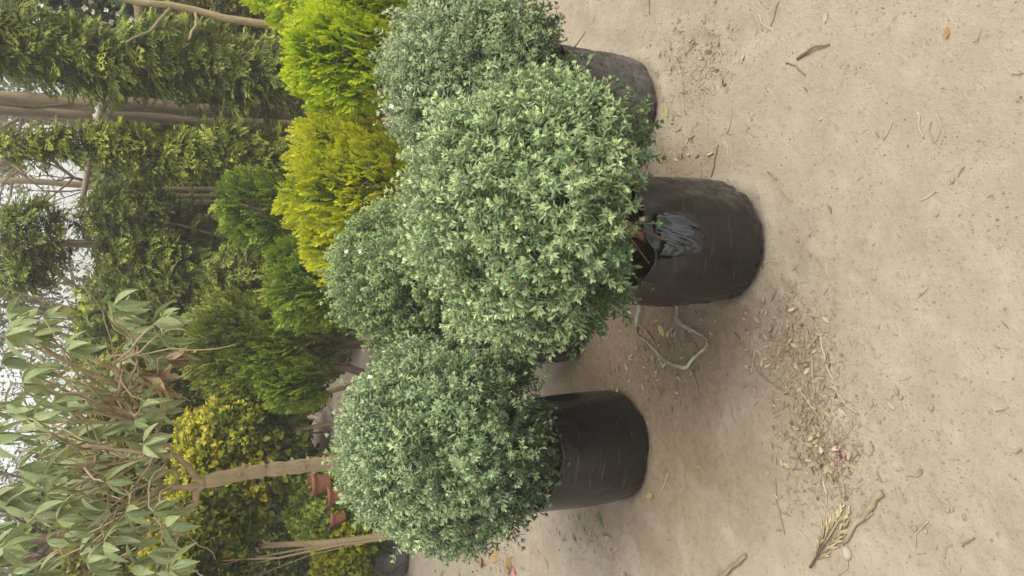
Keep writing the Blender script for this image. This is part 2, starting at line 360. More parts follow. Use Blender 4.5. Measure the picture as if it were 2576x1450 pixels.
# ------------------------------------------------------------------ silver-green round shrubs in bags
SPRIG = [whorl_sprig(np.random.default_rng(100+k), length=.056+.012*(k % 3), nodes=7, L=.0215, W=.0050, tipn=7, open0=76, open1=36) for k in range(8)]
SPRIG_LOW = [whorl_sprig(np.random.default_rng(200+k), length=.095, nodes=7, L=.022, W=.0068, tipn=4, open0=70, open1=40) for k in range(5)]
SPRIG_IN = [whorl_sprig(np.random.default_rng(250+k), length=.07, nodes=6, L=.0235, W=.0066, tipn=5, open0=78, open1=40, stem=0, simple=True) for k in range(4)]
def shrub(label, base, bagp, crown, mat, seed, counts, nsprig, bag_mat, lowfrac=-.35):
    rg = np.random.default_rng(seed); bx, by = base[0], base[1]; bz = float(gz(bx, by))-.004
    t = thing('potted_shrub', label, 'shrub', (bx, by, bz), 'silver green round shrubs in black grow bags')
    R, Hh = bagp['R'], bagp['H']
    obj('bag', bag_mesh(R, Hh, bagp['rim'], seed, bag_mat, bagp.get('dent'), lean=bagp.get('lean', (0, 0)), wr=bagp.get('wr', 1)), t)
    if 'flap' in bagp:
        a0 = bagp['flap']; nu, nv = 30, 22; U, W_ = np.meshgrid(np.linspace(-.42, .36, nu), np.linspace(0, 1, nv)); edge = np.clip((.40-np.abs(U+.03))/.14, 0, 1)
        Zf = Hh-.020-.105*W_*(.55+.45*edge)+.008*np.sin(U*9); cr = (np.abs(fbm(U*12+3+W_*3, W_*4+U*9, 3)-.44)*2-.12)
        rf = R*1.0-.070*np.exp(-(U/.40)**2)*np.clip((Zf-.24)/(Hh-.24), 0, 1.1)**1.3+.008+cr*.040*edge-.014*(1-edge)-.010*W_**3
        V_ = np.stack([np.cos(a0+U)*rf, np.sin(a0+U)*rf, Zf], -1).reshape(-1, 3); i_ = np.arange(nv-1)[:, None]*nu+np.arange(nu-1)[None]
        fl = obj('folded_flap', mesh('folded_flap', V_, np.stack([i_, i_+1, i_+nu+1, i_+nu], -1).reshape(-1, 4)[:, ::-1], M_FILM, smooth=True), t); md = fl.modifiers.new('thickness', 'SOLIDIFY'); md.thickness = .0012
    sz = Hh-bagp.get('soil', .06); ln = bagp.get('lean', (0, 0))
    so_ = obj('soil', soil_mesh(R*.94, sz, seed, M_POTSOIL), t); so_.location = (ln[0]*.8, ln[1]*.8, 0)
    P, Mx, Sx = [], [], []
    n = 90; a = rg.random(n)*6.28; q = R*.85*np.sqrt(rg.random(n)); LP = np.stack([np.cos(a)*q+ln[0]*.8, np.sin(a)*q+ln[1]*.8, np.full(n, sz+.006)], -1)
    V, F, T = scatter(CHIPS, LP, frames(rg.normal(size=(n, 3))*[1, 1, .3], rg, np.tile([0, 0, 1.], (n, 1))), .018+.02*rg.random(n), rg)
    kind(obj('leaf_litter', mesh('leaf_litter', V, F, M_LITTER, T), t), 'stuff')
    C = np.array(crown['c'])-[bx, by, bz]; rad = np.array(crown['r'])
    def surf(D):
        k = 1+.040*snoise(D, 3.2, seed)+.028*snoise(D, 7.5, seed+1)+.022*snoise(D, 14, seed+5)
        return k*(1+crown.get('flare', 0)*np.clip(-D[:, 2], 0, 1))
    tocam = norm(np.array([0, 0, CAMZ])-np.array(crown['c']))
    allP, allM, allS, allA, allL, allI = [], [], [], [], [], []
    for layer, (num, f0, f1) in enumerate(counts):
        D = sphere_dirs(num, rg); D = D[D[:, 2] > -.80]
        keep = (D@tocam > -.25) | (rg.random(len(D)) < .45); D = D[keep]
        hole = snoise(D, 6.0, seed+2)+.6*snoise(D, 13, seed+3); f = rg.uniform(f0, f1, len(D))
        if layer == 0: f = f-.34*np.clip(hole-.75, 0, 1)
        sparse = np.clip((lowfrac+.35-D[:, 2])/.6, 0, 1); ok = rg.random(len(D)) > .45*sparse; D, f, hole, sparse = D[ok], f[ok], hole[ok], sparse[ok]
        if 'gap' in crown:
            ga, gw, gzz = crown['gap']; az = np.arctan2(D[:, 1], D[:, 0]); da = np.abs(np.angle(np.exp(1j*(az-ga))))
            ok = ~((da < gw*(.7+.5*rg.random(len(D)))) & (D[:, 2] < gzz+.1*rg.normal(size=len(D)))); D, f = D[ok], f[ok]
        p = C+D*rad*(surf(D)*f)[:, None]
        low = D[:, 2] < lowfrac+rg.normal(size=len(D))*.18
        d = norm(D*.75+np.array([0, 0, .55])*np.where(low, .1, 1)[:, None]+rg.normal(size=D.shape)*np.where(low, .6, .27)[:, None])
        d[:, 2] = np.where(low, d[:, 2]-.15, d[:, 2]); d = norm(d)
        m = frames(d, rg); s = rg.uniform(.7, 1.25, len(D))
        stray = (rg.random(len(D)) < .035)*(layer == 0)*rg.uniform(.01, .04, len(D)); p = p-d*(.045*s-stray)[:, None]
        # nothing grows inside the bag wall
        rr = np.hypot(p[:, 0]-ln[0], p[:, 1]-ln[1]); ok = ~((p[:, 2] < Hh-.02) & (rr < R*1.04)); ok &= p[:, 2] > .16
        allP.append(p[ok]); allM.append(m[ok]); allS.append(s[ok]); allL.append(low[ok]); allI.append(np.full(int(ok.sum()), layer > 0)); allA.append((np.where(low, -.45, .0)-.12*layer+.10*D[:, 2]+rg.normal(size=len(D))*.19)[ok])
    P, Mx, S, A, L, IN = [np.concatenate(x) for x in (allP, allM, allS, allA, allL, allI)]
    near = (P@tocam)+.15*(Mx[:, :, 2]@tocam)
    order = np.argsort(-near+10*(L | IN)); single = np.zeros(len(P), bool); cand = order[:int(nsprig*2.2)]; single[rg.permutation(cand)[:nsprig]] = True
    Lm = L & ~single & ~IN; Hm = ~L & ~single & ~IN; Im = IN & ~single
    parts = [scatter(SPRIG, P[Hm], Mx[Hm], S[Hm], rg, A[Hm])]
    if Lm.any(): parts.append(scatter(SPRIG_LOW, P[Lm], Mx[Lm], S[Lm], rg, A[Lm]))
    parts.append(scatter(SPRIG_IN, P[Im], Mx[Im], S[Im], rg, A[Im]))
    V, F = join([(q[0], q[1]) for q in parts]); T = np.vstack([q[2] for q in parts])
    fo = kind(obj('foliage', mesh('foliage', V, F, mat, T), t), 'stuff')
    mats = [mesh('sprig', v, f, mat, np.clip(np.concatenate([tt, np.full((len(tt), 1), .5)], 1), -1, 1)) for v, f, tt in SPRIG]
    for ix in np.where(single)[0]:
        m4 = Matrix.Identity(4)
        for a_ in range(3):
            for b_ in range(3): m4[a_][b_] = float(Mx[ix, a_, b_]*S[ix])
            m4[a_][3] = float(P[ix, a_])
        obj('sprig', mats[int(rg.integers(0, len(mats)))], fo, mat4=m4)
    # woody stems from the soil into the crown, each forking
    for k in range(bagp.get('stems', 9)):
        a = rg.random()*6.28; q = R*.45*rg.random(); p0 = np.array([math.cos(a)*q+ln[0], math.sin(a)*q+ln[1], sz-.02])
        D = norm(np.array([math.cos(a), math.sin(a), rg.uniform(-.1, 1.0)])); p1 = C+D*rad*.72
        pts = wander(p0, p1, 7, .022, rg); tb = [tube(pts, np.linspace(.0115, .003, 7)*rg.uniform(.7, 1.4), 6)]
        for b in range(4):
            s = pts[2+b]; e = s+norm(D+rg.normal(size=3)*.7)*rg.uniform(.1, .2); tb.append(tube(wander(s, e, 4, .008, rg), [.0032, .0026, .002, .0012], 4))
        V, F = join(tb); obj('stem', mesh('stem', V, F, M_STEM, smooth=True), t)
    # fine bare twigs poking out low around the rim
    tb = []
    for k in range(bagp.get('twigs', 45)):
        a = rg.random()*6.28; D = norm(np.array([math.cos(a), math.sin(a), rg.uniform(-.75, .1)])); s = C+D*rad*rg.uniform(.3, .7)+[0, 0, .02]; e = C+D*rad*rg.uniform(.85, 1.04)
        if math.hypot(e[0]-ln[0], e[1]-ln[1]) < R*1.06: e[2] = max(e[2], Hh+.005)
        if math.hypot(s[0]-ln[0], s[1]-ln[1]) < R*1.06: s[2] = max(s[2], Hh+.005)
        tb.append(tube(wander(s, e, 4, .01, rg), [.0022, .002, .0016, .001], 4))
    V, F = join(tb); kind(obj('twig', mesh('twig', V, F, M_TWIG, smooth=True), t), 'stuff')
    return t

# debris units used in pots and on the ground
def chip(rg, kind_):
    if kind_ == 0:      # straw sliver
        return tube(wander([0, 0, -.5], [0, 0, .5], 3, .06, rg), [.028, .035, .02], 3, True)
    if kind_ == 1:      # curled dry leaflet
        l, wd = 1.0, rg.uniform(.25, .45); c = rg.uniform(.1, .35)
        V = np.array([[0, 0, -.5], [wd*.5, c*.2, -.1], [0, -.05, -.1], [-wd*.5, c*.2, -.1], [wd*.4, c*.7, .25], [0, c*.35, .25], [-wd*.4, c*.7, .25], [0, c, .5]])
        return V, np.array([[0, 1, 2], [0, 2, 3], [1, 4, 5], [1, 5, 2], [2, 5, 6], [2, 6, 3], [4, 7, 5], [5, 7, 6]])
    # crumb
    V = np.array([[1, 0, 0], [-1, 0, 0], [0, 1, 0], [0, -1, 0], [0, 0, 1], [0, 0, -1]])*.3*rg.uniform(.6, 1.3, (6, 1))
    return V, np.array([[0, 2, 4], [2, 1, 4], [1, 3, 4], [3, 0, 4], [2, 0, 5], [1, 2, 5], [3, 1, 5], [0, 3, 5]])
def unit(vf): return vf[0], vf[1], np.tile([0., .5], (len(vf[0]), 1))
CHIPS = [unit(chip(np.random.default_rng(300+k), 1)) for k in range(5)]+[unit(chip(np.random.default_rng(310+k), 0)) for k in range(3)]
STRAWS = [unit(chip(np.random.default_rng(330+k), 0)) for k in range(6)]+[unit(chip(np.random.default_rng(340+k), 1)) for k in range(2)]
CRUMBS = [unit(chip(np.random.default_rng(350+k), 2)) for k in range(6)]
M_LITTER = tintmat('dry_litter', [(.16, .10, .055), (.33, .25, .155), (.42, .33, .21), (.26, .19, .115), (.50, .42, .30)])
M_CRUMB = tintmat('soil_crumbs', [(.25, .19, .125), (.36, .285, .195), (.42, .34, .245), (.30, .235, .16)])

M_SAGE = leafmat('sage_leaf', (.085, .150, .056), (.340, .455, .230), (.65, .75, .40), trans=.3, dry=(.30, .20, .09), stem=(.25, .20, .13))
M_BLUE = leafmat('blue_sage_leaf', (.070, .130, .052), (.345, .462, .240), (.61, .71, .40), trans=.3, dry=(.28, .20, .10), stem=(.22, .18, .12))
M_BLUE2 = leafmat('grey_sage_leaf', (.070, .125, .052), (.350, .452, .242), (.61, .69, .41), trans=.3, dry=(.28, .20, .10), stem=(.22, .18, .12))
M_SAGE2 = leafmat('green_sage_leaf', (.072, .130, .048), (.315, .425, .195), (.56, .66, .30), trans=.3, dry=(.28, .20, .10), stem=(.22, .18, .12))
M_FILM = plainmat('glossy_black_film', (.012, .013, .016), (.02, .021, .025), rough=.16, spec=.8)
BAG1 = bagmat('black_film_brown_dust', .20, (.10, .072, .050)); BAG2 = bagmat('black_film_clean', .10, (.09, .078, .065), streak=.4); BAG3 = bagmat('black_film_grey_dust', 0.95, (.24, .23, .215), .30, .66, 1.0); BAG4 = bagmat('black_film_tan_dust', .3)  # BAG4 is the mostly hidden bag: black film with dull tan dust
ang = lambda th, a: np.angle(np.exp(1j*(th-a)))

b1 = on_ground(1928, 606); b1[1] += .155
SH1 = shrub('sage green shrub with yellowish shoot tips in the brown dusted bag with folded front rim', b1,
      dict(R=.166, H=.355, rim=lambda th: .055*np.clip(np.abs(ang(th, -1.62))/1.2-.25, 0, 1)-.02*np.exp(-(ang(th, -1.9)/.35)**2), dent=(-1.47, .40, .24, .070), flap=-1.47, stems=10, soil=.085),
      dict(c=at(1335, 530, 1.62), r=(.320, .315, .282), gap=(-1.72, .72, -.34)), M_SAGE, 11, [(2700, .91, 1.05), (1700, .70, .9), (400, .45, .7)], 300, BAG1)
b2 = on_ground(1640, 1142); b2[1] += .175
SH2 = shrub('blue green shrub in the smooth black bag with bare twigs at its rim', b2,
      dict(R=.183, H=.345, rim=lambda th: .012*np.sin(th*2+1)+.035*np.clip(np.abs(ang(th, -1.4))/1.2-.4, 0, 1), stems=8, soil=.05, twigs=80, wr=.7),
      dict(c=at(1122, 1118, 2.17), r=(.318, .315, .325)), M_BLUE, 22, [(2600, .91, 1.05), (1500, .72, .9), (400, .45, .7)], 240, BAG2, lowfrac=-.30)
b3 = on_ground(1655, 250); b3[1] += .15
SH3 = shrub('grey green shrub in the pale scuffed bag with creased lower corner', b3,
      dict(R=.158, H=.275, rim=lambda th: .02*np.sin(th+2.2), stems=7, lean=(.02, .02), wr=.9, soil=.05),
      dict(c=at(1200, 200, 2.13), r=(.275, .27, .29)), M_BLUE2, 33, [(2100, .92, 1.05), (1000, .72, .9), (250, .45, .7)], 180, BAG3)
b4 = at(1430, 795, 2.50); b4[2] = 0
SH4 = shrub('green shrub wedged between the other round shrubs, its black bag mostly hidden', b4,
      dict(R=.172, H=.33, rim=lambda th: .01*np.sin(th*2), stems=7, twigs=30),
      dict(c=at(1060, 695, 2.52), r=(.275, .28, .29)), M_SAGE2, 44, [(2100, .92, 1.05), (1000, .72, .9), (250, .45, .7)], 150, BAG4)

# ================================================================== plants behind
def leaf_cluster(rg, n=9, L=.54, W=.29, length=.8):
    return whorl_sprig(rg, length=length, nodes=max(2, n//3), per=3, L=L, W=W, tipn=3, open0=80, open1=35, stem=0, tipL=.7, curl=.25, simple=True)
SPRAY_V = [flat_spray(np.random.default_rng(400+k), n=8, spread=34, wid=.105, jit=.1) for k in range(6)]
SPRAY_F = [flat_spray(np.random.default_rng(420+k), n=10, spread=44, wid=.066, jit=.12, arch=.35) for k in range(7)]
CLUST = [leaf_cluster(np.random.default_rng(440+k)) for k in range(6)]
CLUST_S = [leaf_cluster(np.random.default_rng(460+k), n=6, L=.6, W=.16) for k in range(5)]
UP = np.array([0, 0, 1.])
def crown(blobs, n, size, mode, variants, seed, fill=.4, lump=.10, cut=-.9):
    """sprays spread over the surfaces and through the volumes of overlapping lobes"""
    rg = np.random.default_rng(seed); area = np.array([r[0]*r[2]+r[0]*r[1] for c, r in blobs], float); area /= area.sum()
    Ps, Ds, As, Fs = [], [], [], []
    for k, (c, r) in enumerate(blobs):
        c = np.asarray(c, float); r = np.asarray(r, float); m = max(20, int(n*area[k])); D = sphere_dirs(m, rg); D = D[D[:, 2] > cut]
        f = np.where(rg.random(len(D)) < fill, rg.uniform(.45, .92, len(D)), rg.uniform(.92, 1.04, len(D)))
        kk = 1+lump*snoise(D*r/r.mean(), 5, seed+k)+lump*.8*snoise(D*r/r.mean(), 11, seed+k+50)
        P = c+D*r*(kk*f)[:, None]; ok = np.ones(len(P), bool)
        for j, (c2, r2) in enumerate(blobs):
            if j != k: ok &= np.sum(((P-np.asarray(c2))/np.asarray(r2))**2, 1) > .55
        ok &= P[:, 2] > .03
        Ps.append(P[ok]); Ds.append(norm(D/r)[ok]); Fs.append(f[ok])
    P, D, f = np.vstack(Ps), np.vstack(Ds), np.concatenate(Fs); n = len(P); J = rg.normal(size=(n, 3))
    flat = norm(D*[1, 1, 0]+1e-4)
    if mode == 'fan':       # upright flat sprays standing edge-out
        d = norm(UP*.8+flat*.55+J*.22); N = norm(np.cross(flat, UP)+J*.35); M = frames(d, rg, N)
    elif mode == 'droop':   # fronds reaching out, lying flat, tips falling
        d = norm(flat*.9+UP*.25*J[:, :1]+UP*.12+J*.35); N = norm(-UP+flat*.4+J*.35); M = frames(d, rg, N)
    elif mode == 'up':
        d = norm(UP*.75+D*.6+J*.35); M = frames(d, rg)
    else:
        d = norm(D*.7+UP*.25+J*.55); M = frames(d, rg)
    S = size*(.55+1.1*rg.random(n)**1.8); P = P-d*S[:, None]*.6
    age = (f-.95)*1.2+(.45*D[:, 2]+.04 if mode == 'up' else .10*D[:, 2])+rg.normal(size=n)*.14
    return scatter(variants, P, M, S, rg, np.clip(age, -.6, .35))
def trunk_mesh(p0, p1, r0, r1, seed, amp=.015, n=9, sides=9, knots=0):
    rg = np.random.default_rng(seed); P = wander(p0, p1, n, amp, rg); r = np.linspace(r0, r1, n)*(1+rg.normal(size=n)*.06)
    return P, tube(P, r, sides)
def plant(name, label, cat, base, blobs, n, size, mode, variants, mat, seed, group=None, bark=None, tr=.03, limbs=5, fill=.4, lump=.10, cut=-.9, top=None):
    """a plant with trunk, limbs and crown; positions are world, stored from its base"""
    rg = np.random.default_rng(seed); base = np.array([base[0], base[1], float(gz(base[0], base[1]))]); t = thing(name, label, cat, base, group)
    bl = [(np.asarray(c)-base, r) for c, r in blobs]; V, F, T = crown([(np.asarray(c), r) for c, r in blobs], n, size, mode, variants, seed, fill, lump, cut)
    kind(obj('crown', mesh('crown', V-base, F, mat, T), t), 'stuff')
    hi = max(bl, key=lambda b: b[0][2]); tp = np.asarray(top)-base if top is not None else hi[0]+[0, 0, hi[1][2]*.4]
    P, vf = trunk_mesh([0, 0, -.03], tp, tr, tr*.35, seed); obj('trunk', mesh('trunk', *vf, bark or M_BARKD, smooth=True), t)
    tb = []
    for k in range(limbs):
        c, r = bl[int(rg.integers(0, len(bl)))]; s = P[int(rg.integers(2, len(P)-1))]; e = c+norm(rg.normal(size=3)+[0, 0, .4])*np.asarray(r)*.75
        tb.append(tube(wander(s, e, 6, .02, rg), np.linspace(tr*.4, tr*.12, 6), 5))
    if tb: V, F = join(tb); kind(obj('limb', mesh('limb', V, F, bark or M_BARKD, smooth=True), t), 'stuff')
    return t

M_GOLD = leafmat('golden_thuja', (.080, .150, .010), (.33, .46, .014), (.66, .74, .028), trans=.35, var=.22, stem=(.12, .08, .04))
M_GOLD2 = leafmat('orange_gold_thuja', (.095, .135, .010), (.36, .42, .016), (.68, .69, .035), trans=.35, var=.22, stem=(.12, .08, .04))
M_CYP = leafmat('dark_cypress', (.048, .072, .018), (.130, .180, .038), (.38, .44, .080), trans=.22, var=.35, dry=(.16, .11, .05))
M_CYP2 = leafmat('olive_cypress', (.062, .095, .020), (.175, .230, .040), (.48, .52, .085), trans=.25, var=.35, dry=(.16, .10, .05))
M_GRN = leafmat('bright_green_conifer', (.036, .062, .010), (.115, .180, .020), (.33, .43, .05), trans=.3, var=.3)
M_DRK = leafmat('deep_green_conifer', (.034, .048, .010), (.105, .138, .022), (.32, .37, .065), trans=.25, var=.35, dry=(.13, .08, .04))
M_DUR = leafmat('golden_duranta', (.060, .090, .018), (.22, .26, .035), (.64, .58, .07), trans=.35, var=.3)
M_DUR2 = leafmat('lime_duranta', (.06, .10, .015), (.26, .31, .03), (.58, .56, .05), trans=.35, var=.3)
M_LIME = leafmat('lime_creeper', (.12, .18, .035), (.38, .47, .08), (.62, .68, .16), trans=.35, var=.3)
M_HEDGE = leafmat('hedge_leaf', (.050, .075, .020), (.150, .190, .040), (.36, .39, .085), trans=.3, var=.4, dry=(.18, .12, .05))
M_FAR = leafmat('far_leaf', (0.091, 0.124, 0.070), (0.195, 0.240, 0.126), (0.351, 0.390, 0.210), trans=.35, var=.35)
M_OLIVE = leafmat('olive_yellow_leaf', (.07, .075, .016), (.20, .20, .035), (.42, .38, .07), trans=.35, var=.35)

# golden thujas
plant('golden_thuja', 'rounded golden thuja directly behind the round shrubs, orange tinged on top', 'thuja', at(1080, 490, 3.9), [(at(905, 495, 3.9), (.33, .36, .34)), (at(880, 600, 3.86), (.20, .22, .26)), (at(890, 390, 3.92), (.2, .24, .28))], 3800, .085, 'fan', SPRAY_V, M_GOLD2, 501, 'golden thujas behind the shrubs', fill=.35, lump=.16)
plant('golden_thuja', 'lemon yellow egg-shaped thuja behind the grey green shrub', 'thuja', at(1080, 130, 3.9), [(at(885, 150, 3.9), (.27, .30, .36)), (at(920, 50, 3.88), (.22, .26, .32))], 3800, .085, 'fan', SPRAY_V, M_GOLD, 502, 'golden thujas behind the shrubs', fill=.35, lump=.16)
plant('golden_thuja', 'second lemon yellow thuja, cut off by the picture edge', 'thuja', at(960, -40, 4.5), [(at(845, -15, 4.5), (.30, .30, .46))], 1800, .09, 'fan', SPRAY_V, M_GOLD, 503, 'golden thujas behind the shrubs')
# columnar cypresses
def column(label, px, d, rbot, rtop, ztop, n, seed, mat):
    b = at(900, px, d); x, y = at(500, px, d)[:2]; blobs = []; k = 8
    for q in range(k):
        f = q/(k-1); r = rbot*(1-f)+rtop*f; blobs.append((np.array([x+.04*math.sin(seed+q*2.1), y+.04*math.cos(seed*2+q*1.7), .35+f*(ztop-.35-rtop*.6)]), (r, r, max(r, (ztop)/k*.85))))
    return plant('columnar_cypress', label, 'cypress', (x, y), blobs, n, .125, 'droop', SPRAY_F, mat, seed, 'columnar cypresses', M_BARKD, .05, limbs=8, fill=.45, lump=.16)
column('broad dark columnar cypress whose top leaves the picture', 172, 6.0, .31, .24, 2.75, 4000, 511, M_CYP)
column('slimmer columnar cypress with yellow green pointed top beside the paired trunks', 392, 6.0, .25, .10, 2.16, 2700, 512, M_CYP2)
# pruned cypress with separate foliage clouds
tb = at(760, 622, 6.4)
plant('cloud_pruned_cypress', 'tall cypress with foliage in separate clouds on a bare brown trunk', 'cypress', (tb[0], tb[1]),
      [(at(300, 560, 6.4), (.28, .3, .26)), (at(410, 660, 6.4), (.42, .4, .38)), (at(340, 530, 6.3), (.22, .24, .2)), (at(75, 600, 6.5), (.30, .3, .24)), (at(60, 690, 6.5), (.15, .2, .15)), (at(480, 745, 6.35), (.25, .3, .34)), (at(560, 690, 6.5), (.28, .28, .28))],
      3300, .135, 'droop', SPRAY_F, M_DRK, 520, None, M_BARKG, .045, 10, .4, .15, top=at(40, 620, 6.45))
plant('leafy_bush', 'sparse olive bush with pale leaf tips beside the bamboo poles', 'bush', at(760, 500, 6.9)[:2], [(at(310, 520, 6.9), (.2, .2, .2)), (at(390, 560, 6.8), (.2, .25, .26))], 1100, .10, 'rand', CLUST, M_HEDGE, 521, limbs=6)
# low green conifers
def low(label, px, py, d, r, n, seed, mat, var=SPRAY_V, mode='fan', size=.09, name='green_conifer', extra=[], fill=.35, grp='low green conifers'):
    c = at(px, py, d); return plant(name, label, 'conifer' if 'conifer' in name else 'bush', c[:2], [(c, r)]+[(at(a, b, d+e), q) for a, b, e, q in extra], n, size, mode, var, mat, seed, grp, fill=fill)
low('small bright green conifer with white tips under the slim cypress', 650, 520, 5.2, (.25, .25, .27), 1500, 531, M_GRN, extra=[(700, 560, 0, (.2, .2, .25)), (800, 530, 0, (.22, .22, .3))])
low('bright green conifer squeezed beside the golden thuja', 790, 730, 4.4, (.22, .24, .24), 1700, 532, M_GRN, extra=[(760, 660, .1, (.14, .16, .2)), (880, 740, 0, (.2, .2, .3))])
low('dark conifer in the shade below the pruned cypress', 640, 700, 5.6, (.3, .3, .36), 2000, 533, M_DRK, extra=[(740, 660, .1, (.3, .3, .35)), (800, 780, 0, (.3, .3, .3))], var=SPRAY_F, mode='droop', size=.12)
low('broad green conifer behind the blue green shrub, dark and bare on one side', 610, 880, 4.9, (.34, .32, .30), 3000, 534, M_DRK, extra=[(740, 850, -.1, (.28, .28, .34)), (700, 950, 0, (.26, .24, .30))])
low('fresh green conifer branch mass leaning over bare soil', 740, 960, 4.6, (.16, .2, .20), 1300, 535, M_GRN, extra=[(680, 900, .1, (.18, .18, .2))])
# duranta and other gold-tipped broadleaf bushes
def dur(label, px, py, d, r, n, seed, mat=M_DUR, extra=[], size=.068, var=CLUST, name='duranta_bush', tr=.02, tp=None, base=None):
    c = at(px, py, d); b = base if base is not None else c[:2]
    return plant(name, label, 'bush', b, [(c, r)]+[(at(a, bb, d+e), q) for a, bb, e, q in extra], int(n*1.4), size, 'up', var, mat, seed, 'gold tipped bushes', M_BARK, tr, 4, .4, .13)
dur('green bush with yellow top behind the big-leaved tree trunk', 575, 1095, 4.7, (.22, .22, .26), 1700, 541, extra=[(640, 1140, 0, (.2, .2, .22))])
dur('gold tipped standard duranta on the thin pale stem', 545, 1270, 4.6, (.26, .24, .24), 1800, 542, extra=[(640, 1230, 0, (.18, .2, .16))], base=at(870, 1240, 4.5)[:2], tr=.022)
dur('yellow duranta above the curved ringed stem', 490, 1385, 4.3, (.26, .24, .22), 1900, 543, extra=[(540, 1330, .1, (.2, .2, .2))], base=at(850, 1372, 4.25)[:2], tr=.024)
dur('dark green box bush under the yellow duranta', 650, 1370, 5.2, (.22, .22, .2), 1300, 544, M_HEDGE, extra=[(600, 1440, 0, (.25, .25, .3))], var=CLUST_S)
plant('hedge_bush', 'added dark bush filling the dark gap behind the terracotta pots', 'hedge', at(720, 1290, 6.2)[:2], [(at(720, 1270, 6.2), (.55, .4, .34)), (at(640, 1400, 6.3), (.5, .4, .5)), (at(640, 1150, 6.4), (.4, .3, .5))], 2600, .12, 'rand', CLUST, M_CYP, 545)  # dense bush added to keep this gap dark
dur('bright yellow duranta sprays between the big leaves', 440, 1440, 3.9, (.16, .16, .15), 700, 546, tr=.007, extra=[(520, 1450, .1, (.16, .16, .2))])
dur('yellow leaved bush beyond the big-leaved crown', 330, 1000, 5.6, (.42, .3, .34), 1900, 547, M_OLIVE, extra=[(300, 1180, .2, (.4, .3, .34)), (420, 1080, 0, (.4, .3, .4)), (300, 1380, .2, (.45, .3, .4))])
# light creeper mound over terracotta pots
low('lime green creeper mound growing over terracotta pots', 805, 1262, 4.6, (.26, .2, .19), 2400, 551, M_LIME, var=CLUST, mode='rand', size=.055, name='creeper_mound', grp=None)
M_TERRA = plainmat('terracotta', (.34, .15, .095), (.25, .11, .07), rough=.75, spec=.3)
def pot(label, px, py, d, r, h):
    c = at(px, py, d); V = []; n = 20; prof = [(.72, 0), (.9, .55), (.97, .8), (1.08, .8), (1.1, 1.0), (.98, 1.0), (.95, .78), (.0, .76)]
    th = np.arange(n)*2*math.pi/n
    for a, b in prof: V += np.stack([np.cos(th)*a*r, np.sin(th)*a*r, np.full(n, b*h)], -1).tolist()
    F = [(k*n+j, k*n+(j+1) % n, (k+1)*n+(j+1) % n, (k+1)*n+j) for k in range(len(prof)-1) for j in range(n)]
    o = obj('terracotta_pot', mesh('terracotta_pot', V, F, M_TERRA, smooth=True), loc=c); return tag(o, label, 'pot', 'terracotta pots in the creeper')
pot('terracotta pot highest up in the lime green creeper', 828, 1215, 4.42, .062, .11); pot('terracotta pot low in the creeper near the blue green shrub', 862, 1243, 4.40, .06, .10); pot('small terracotta pot in the creeper beside the yellow bush', 866, 1298, 4.40, .05, .09)
# duranta in a black bag at the edge
pb = on_ground(1030, 1415); pb[1] += .12
t = dur('low lime yellow bush growing in a small black bag', 870, 1400, pb[1], (.15, .16, .17), 900, 552, M_DUR2, size=.075, extra=[(905, 1350, 0, (.12, .14, .12)), (870, 1465, 0, (.14, .14, .2))], base=pb[:2], name='bagged_bush')
obj('bag', bag_mesh(.125, .21, lambda th: .01*np.sin(th*2), 553, BAG3), t)

# ------------------------------------------------------------------ big-leaved tree hanging in from the side
def big_leaf(rg, droop):
    n = 7; s = np.linspace(0, 1, n); wd = .5*np.sin(np.pi*np.clip(s*.96+.04, 0, 1)**.85)**.9*.30; wd[0] = .012; wd[-1] = .002
    z = np.cumsum(np.concatenate([[0], np.cos(droop*s[1:]**1.2)]))/(n-1); y = -np.cumsum(np.concatenate([[0], np.sin(droop*s[1:]**1.2)]))/(n-1); tw = rg.normal()*.35
    V = []
    for k in range(n):
        a = tw*s[k]; f = .35*wd[k]
        V += [[-wd[k]*math.cos(a), y[k]+f-wd[k]*math.sin(a), z[k]], [0, y[k], z[k]], [wd[k]*math.cos(a), y[k]+f+wd[k]*math.sin(a), z[k]]]
    F = []
    for k in range(n-1):
        b = k*3; F += [[b, b+1, b+4], [b, b+4, b+3], [b+1, b+2, b+5], [b+1, b+5, b+4]]
    return np.array(V), np.array(F), np.tile([.4, .5, .5], (len(V), 1))
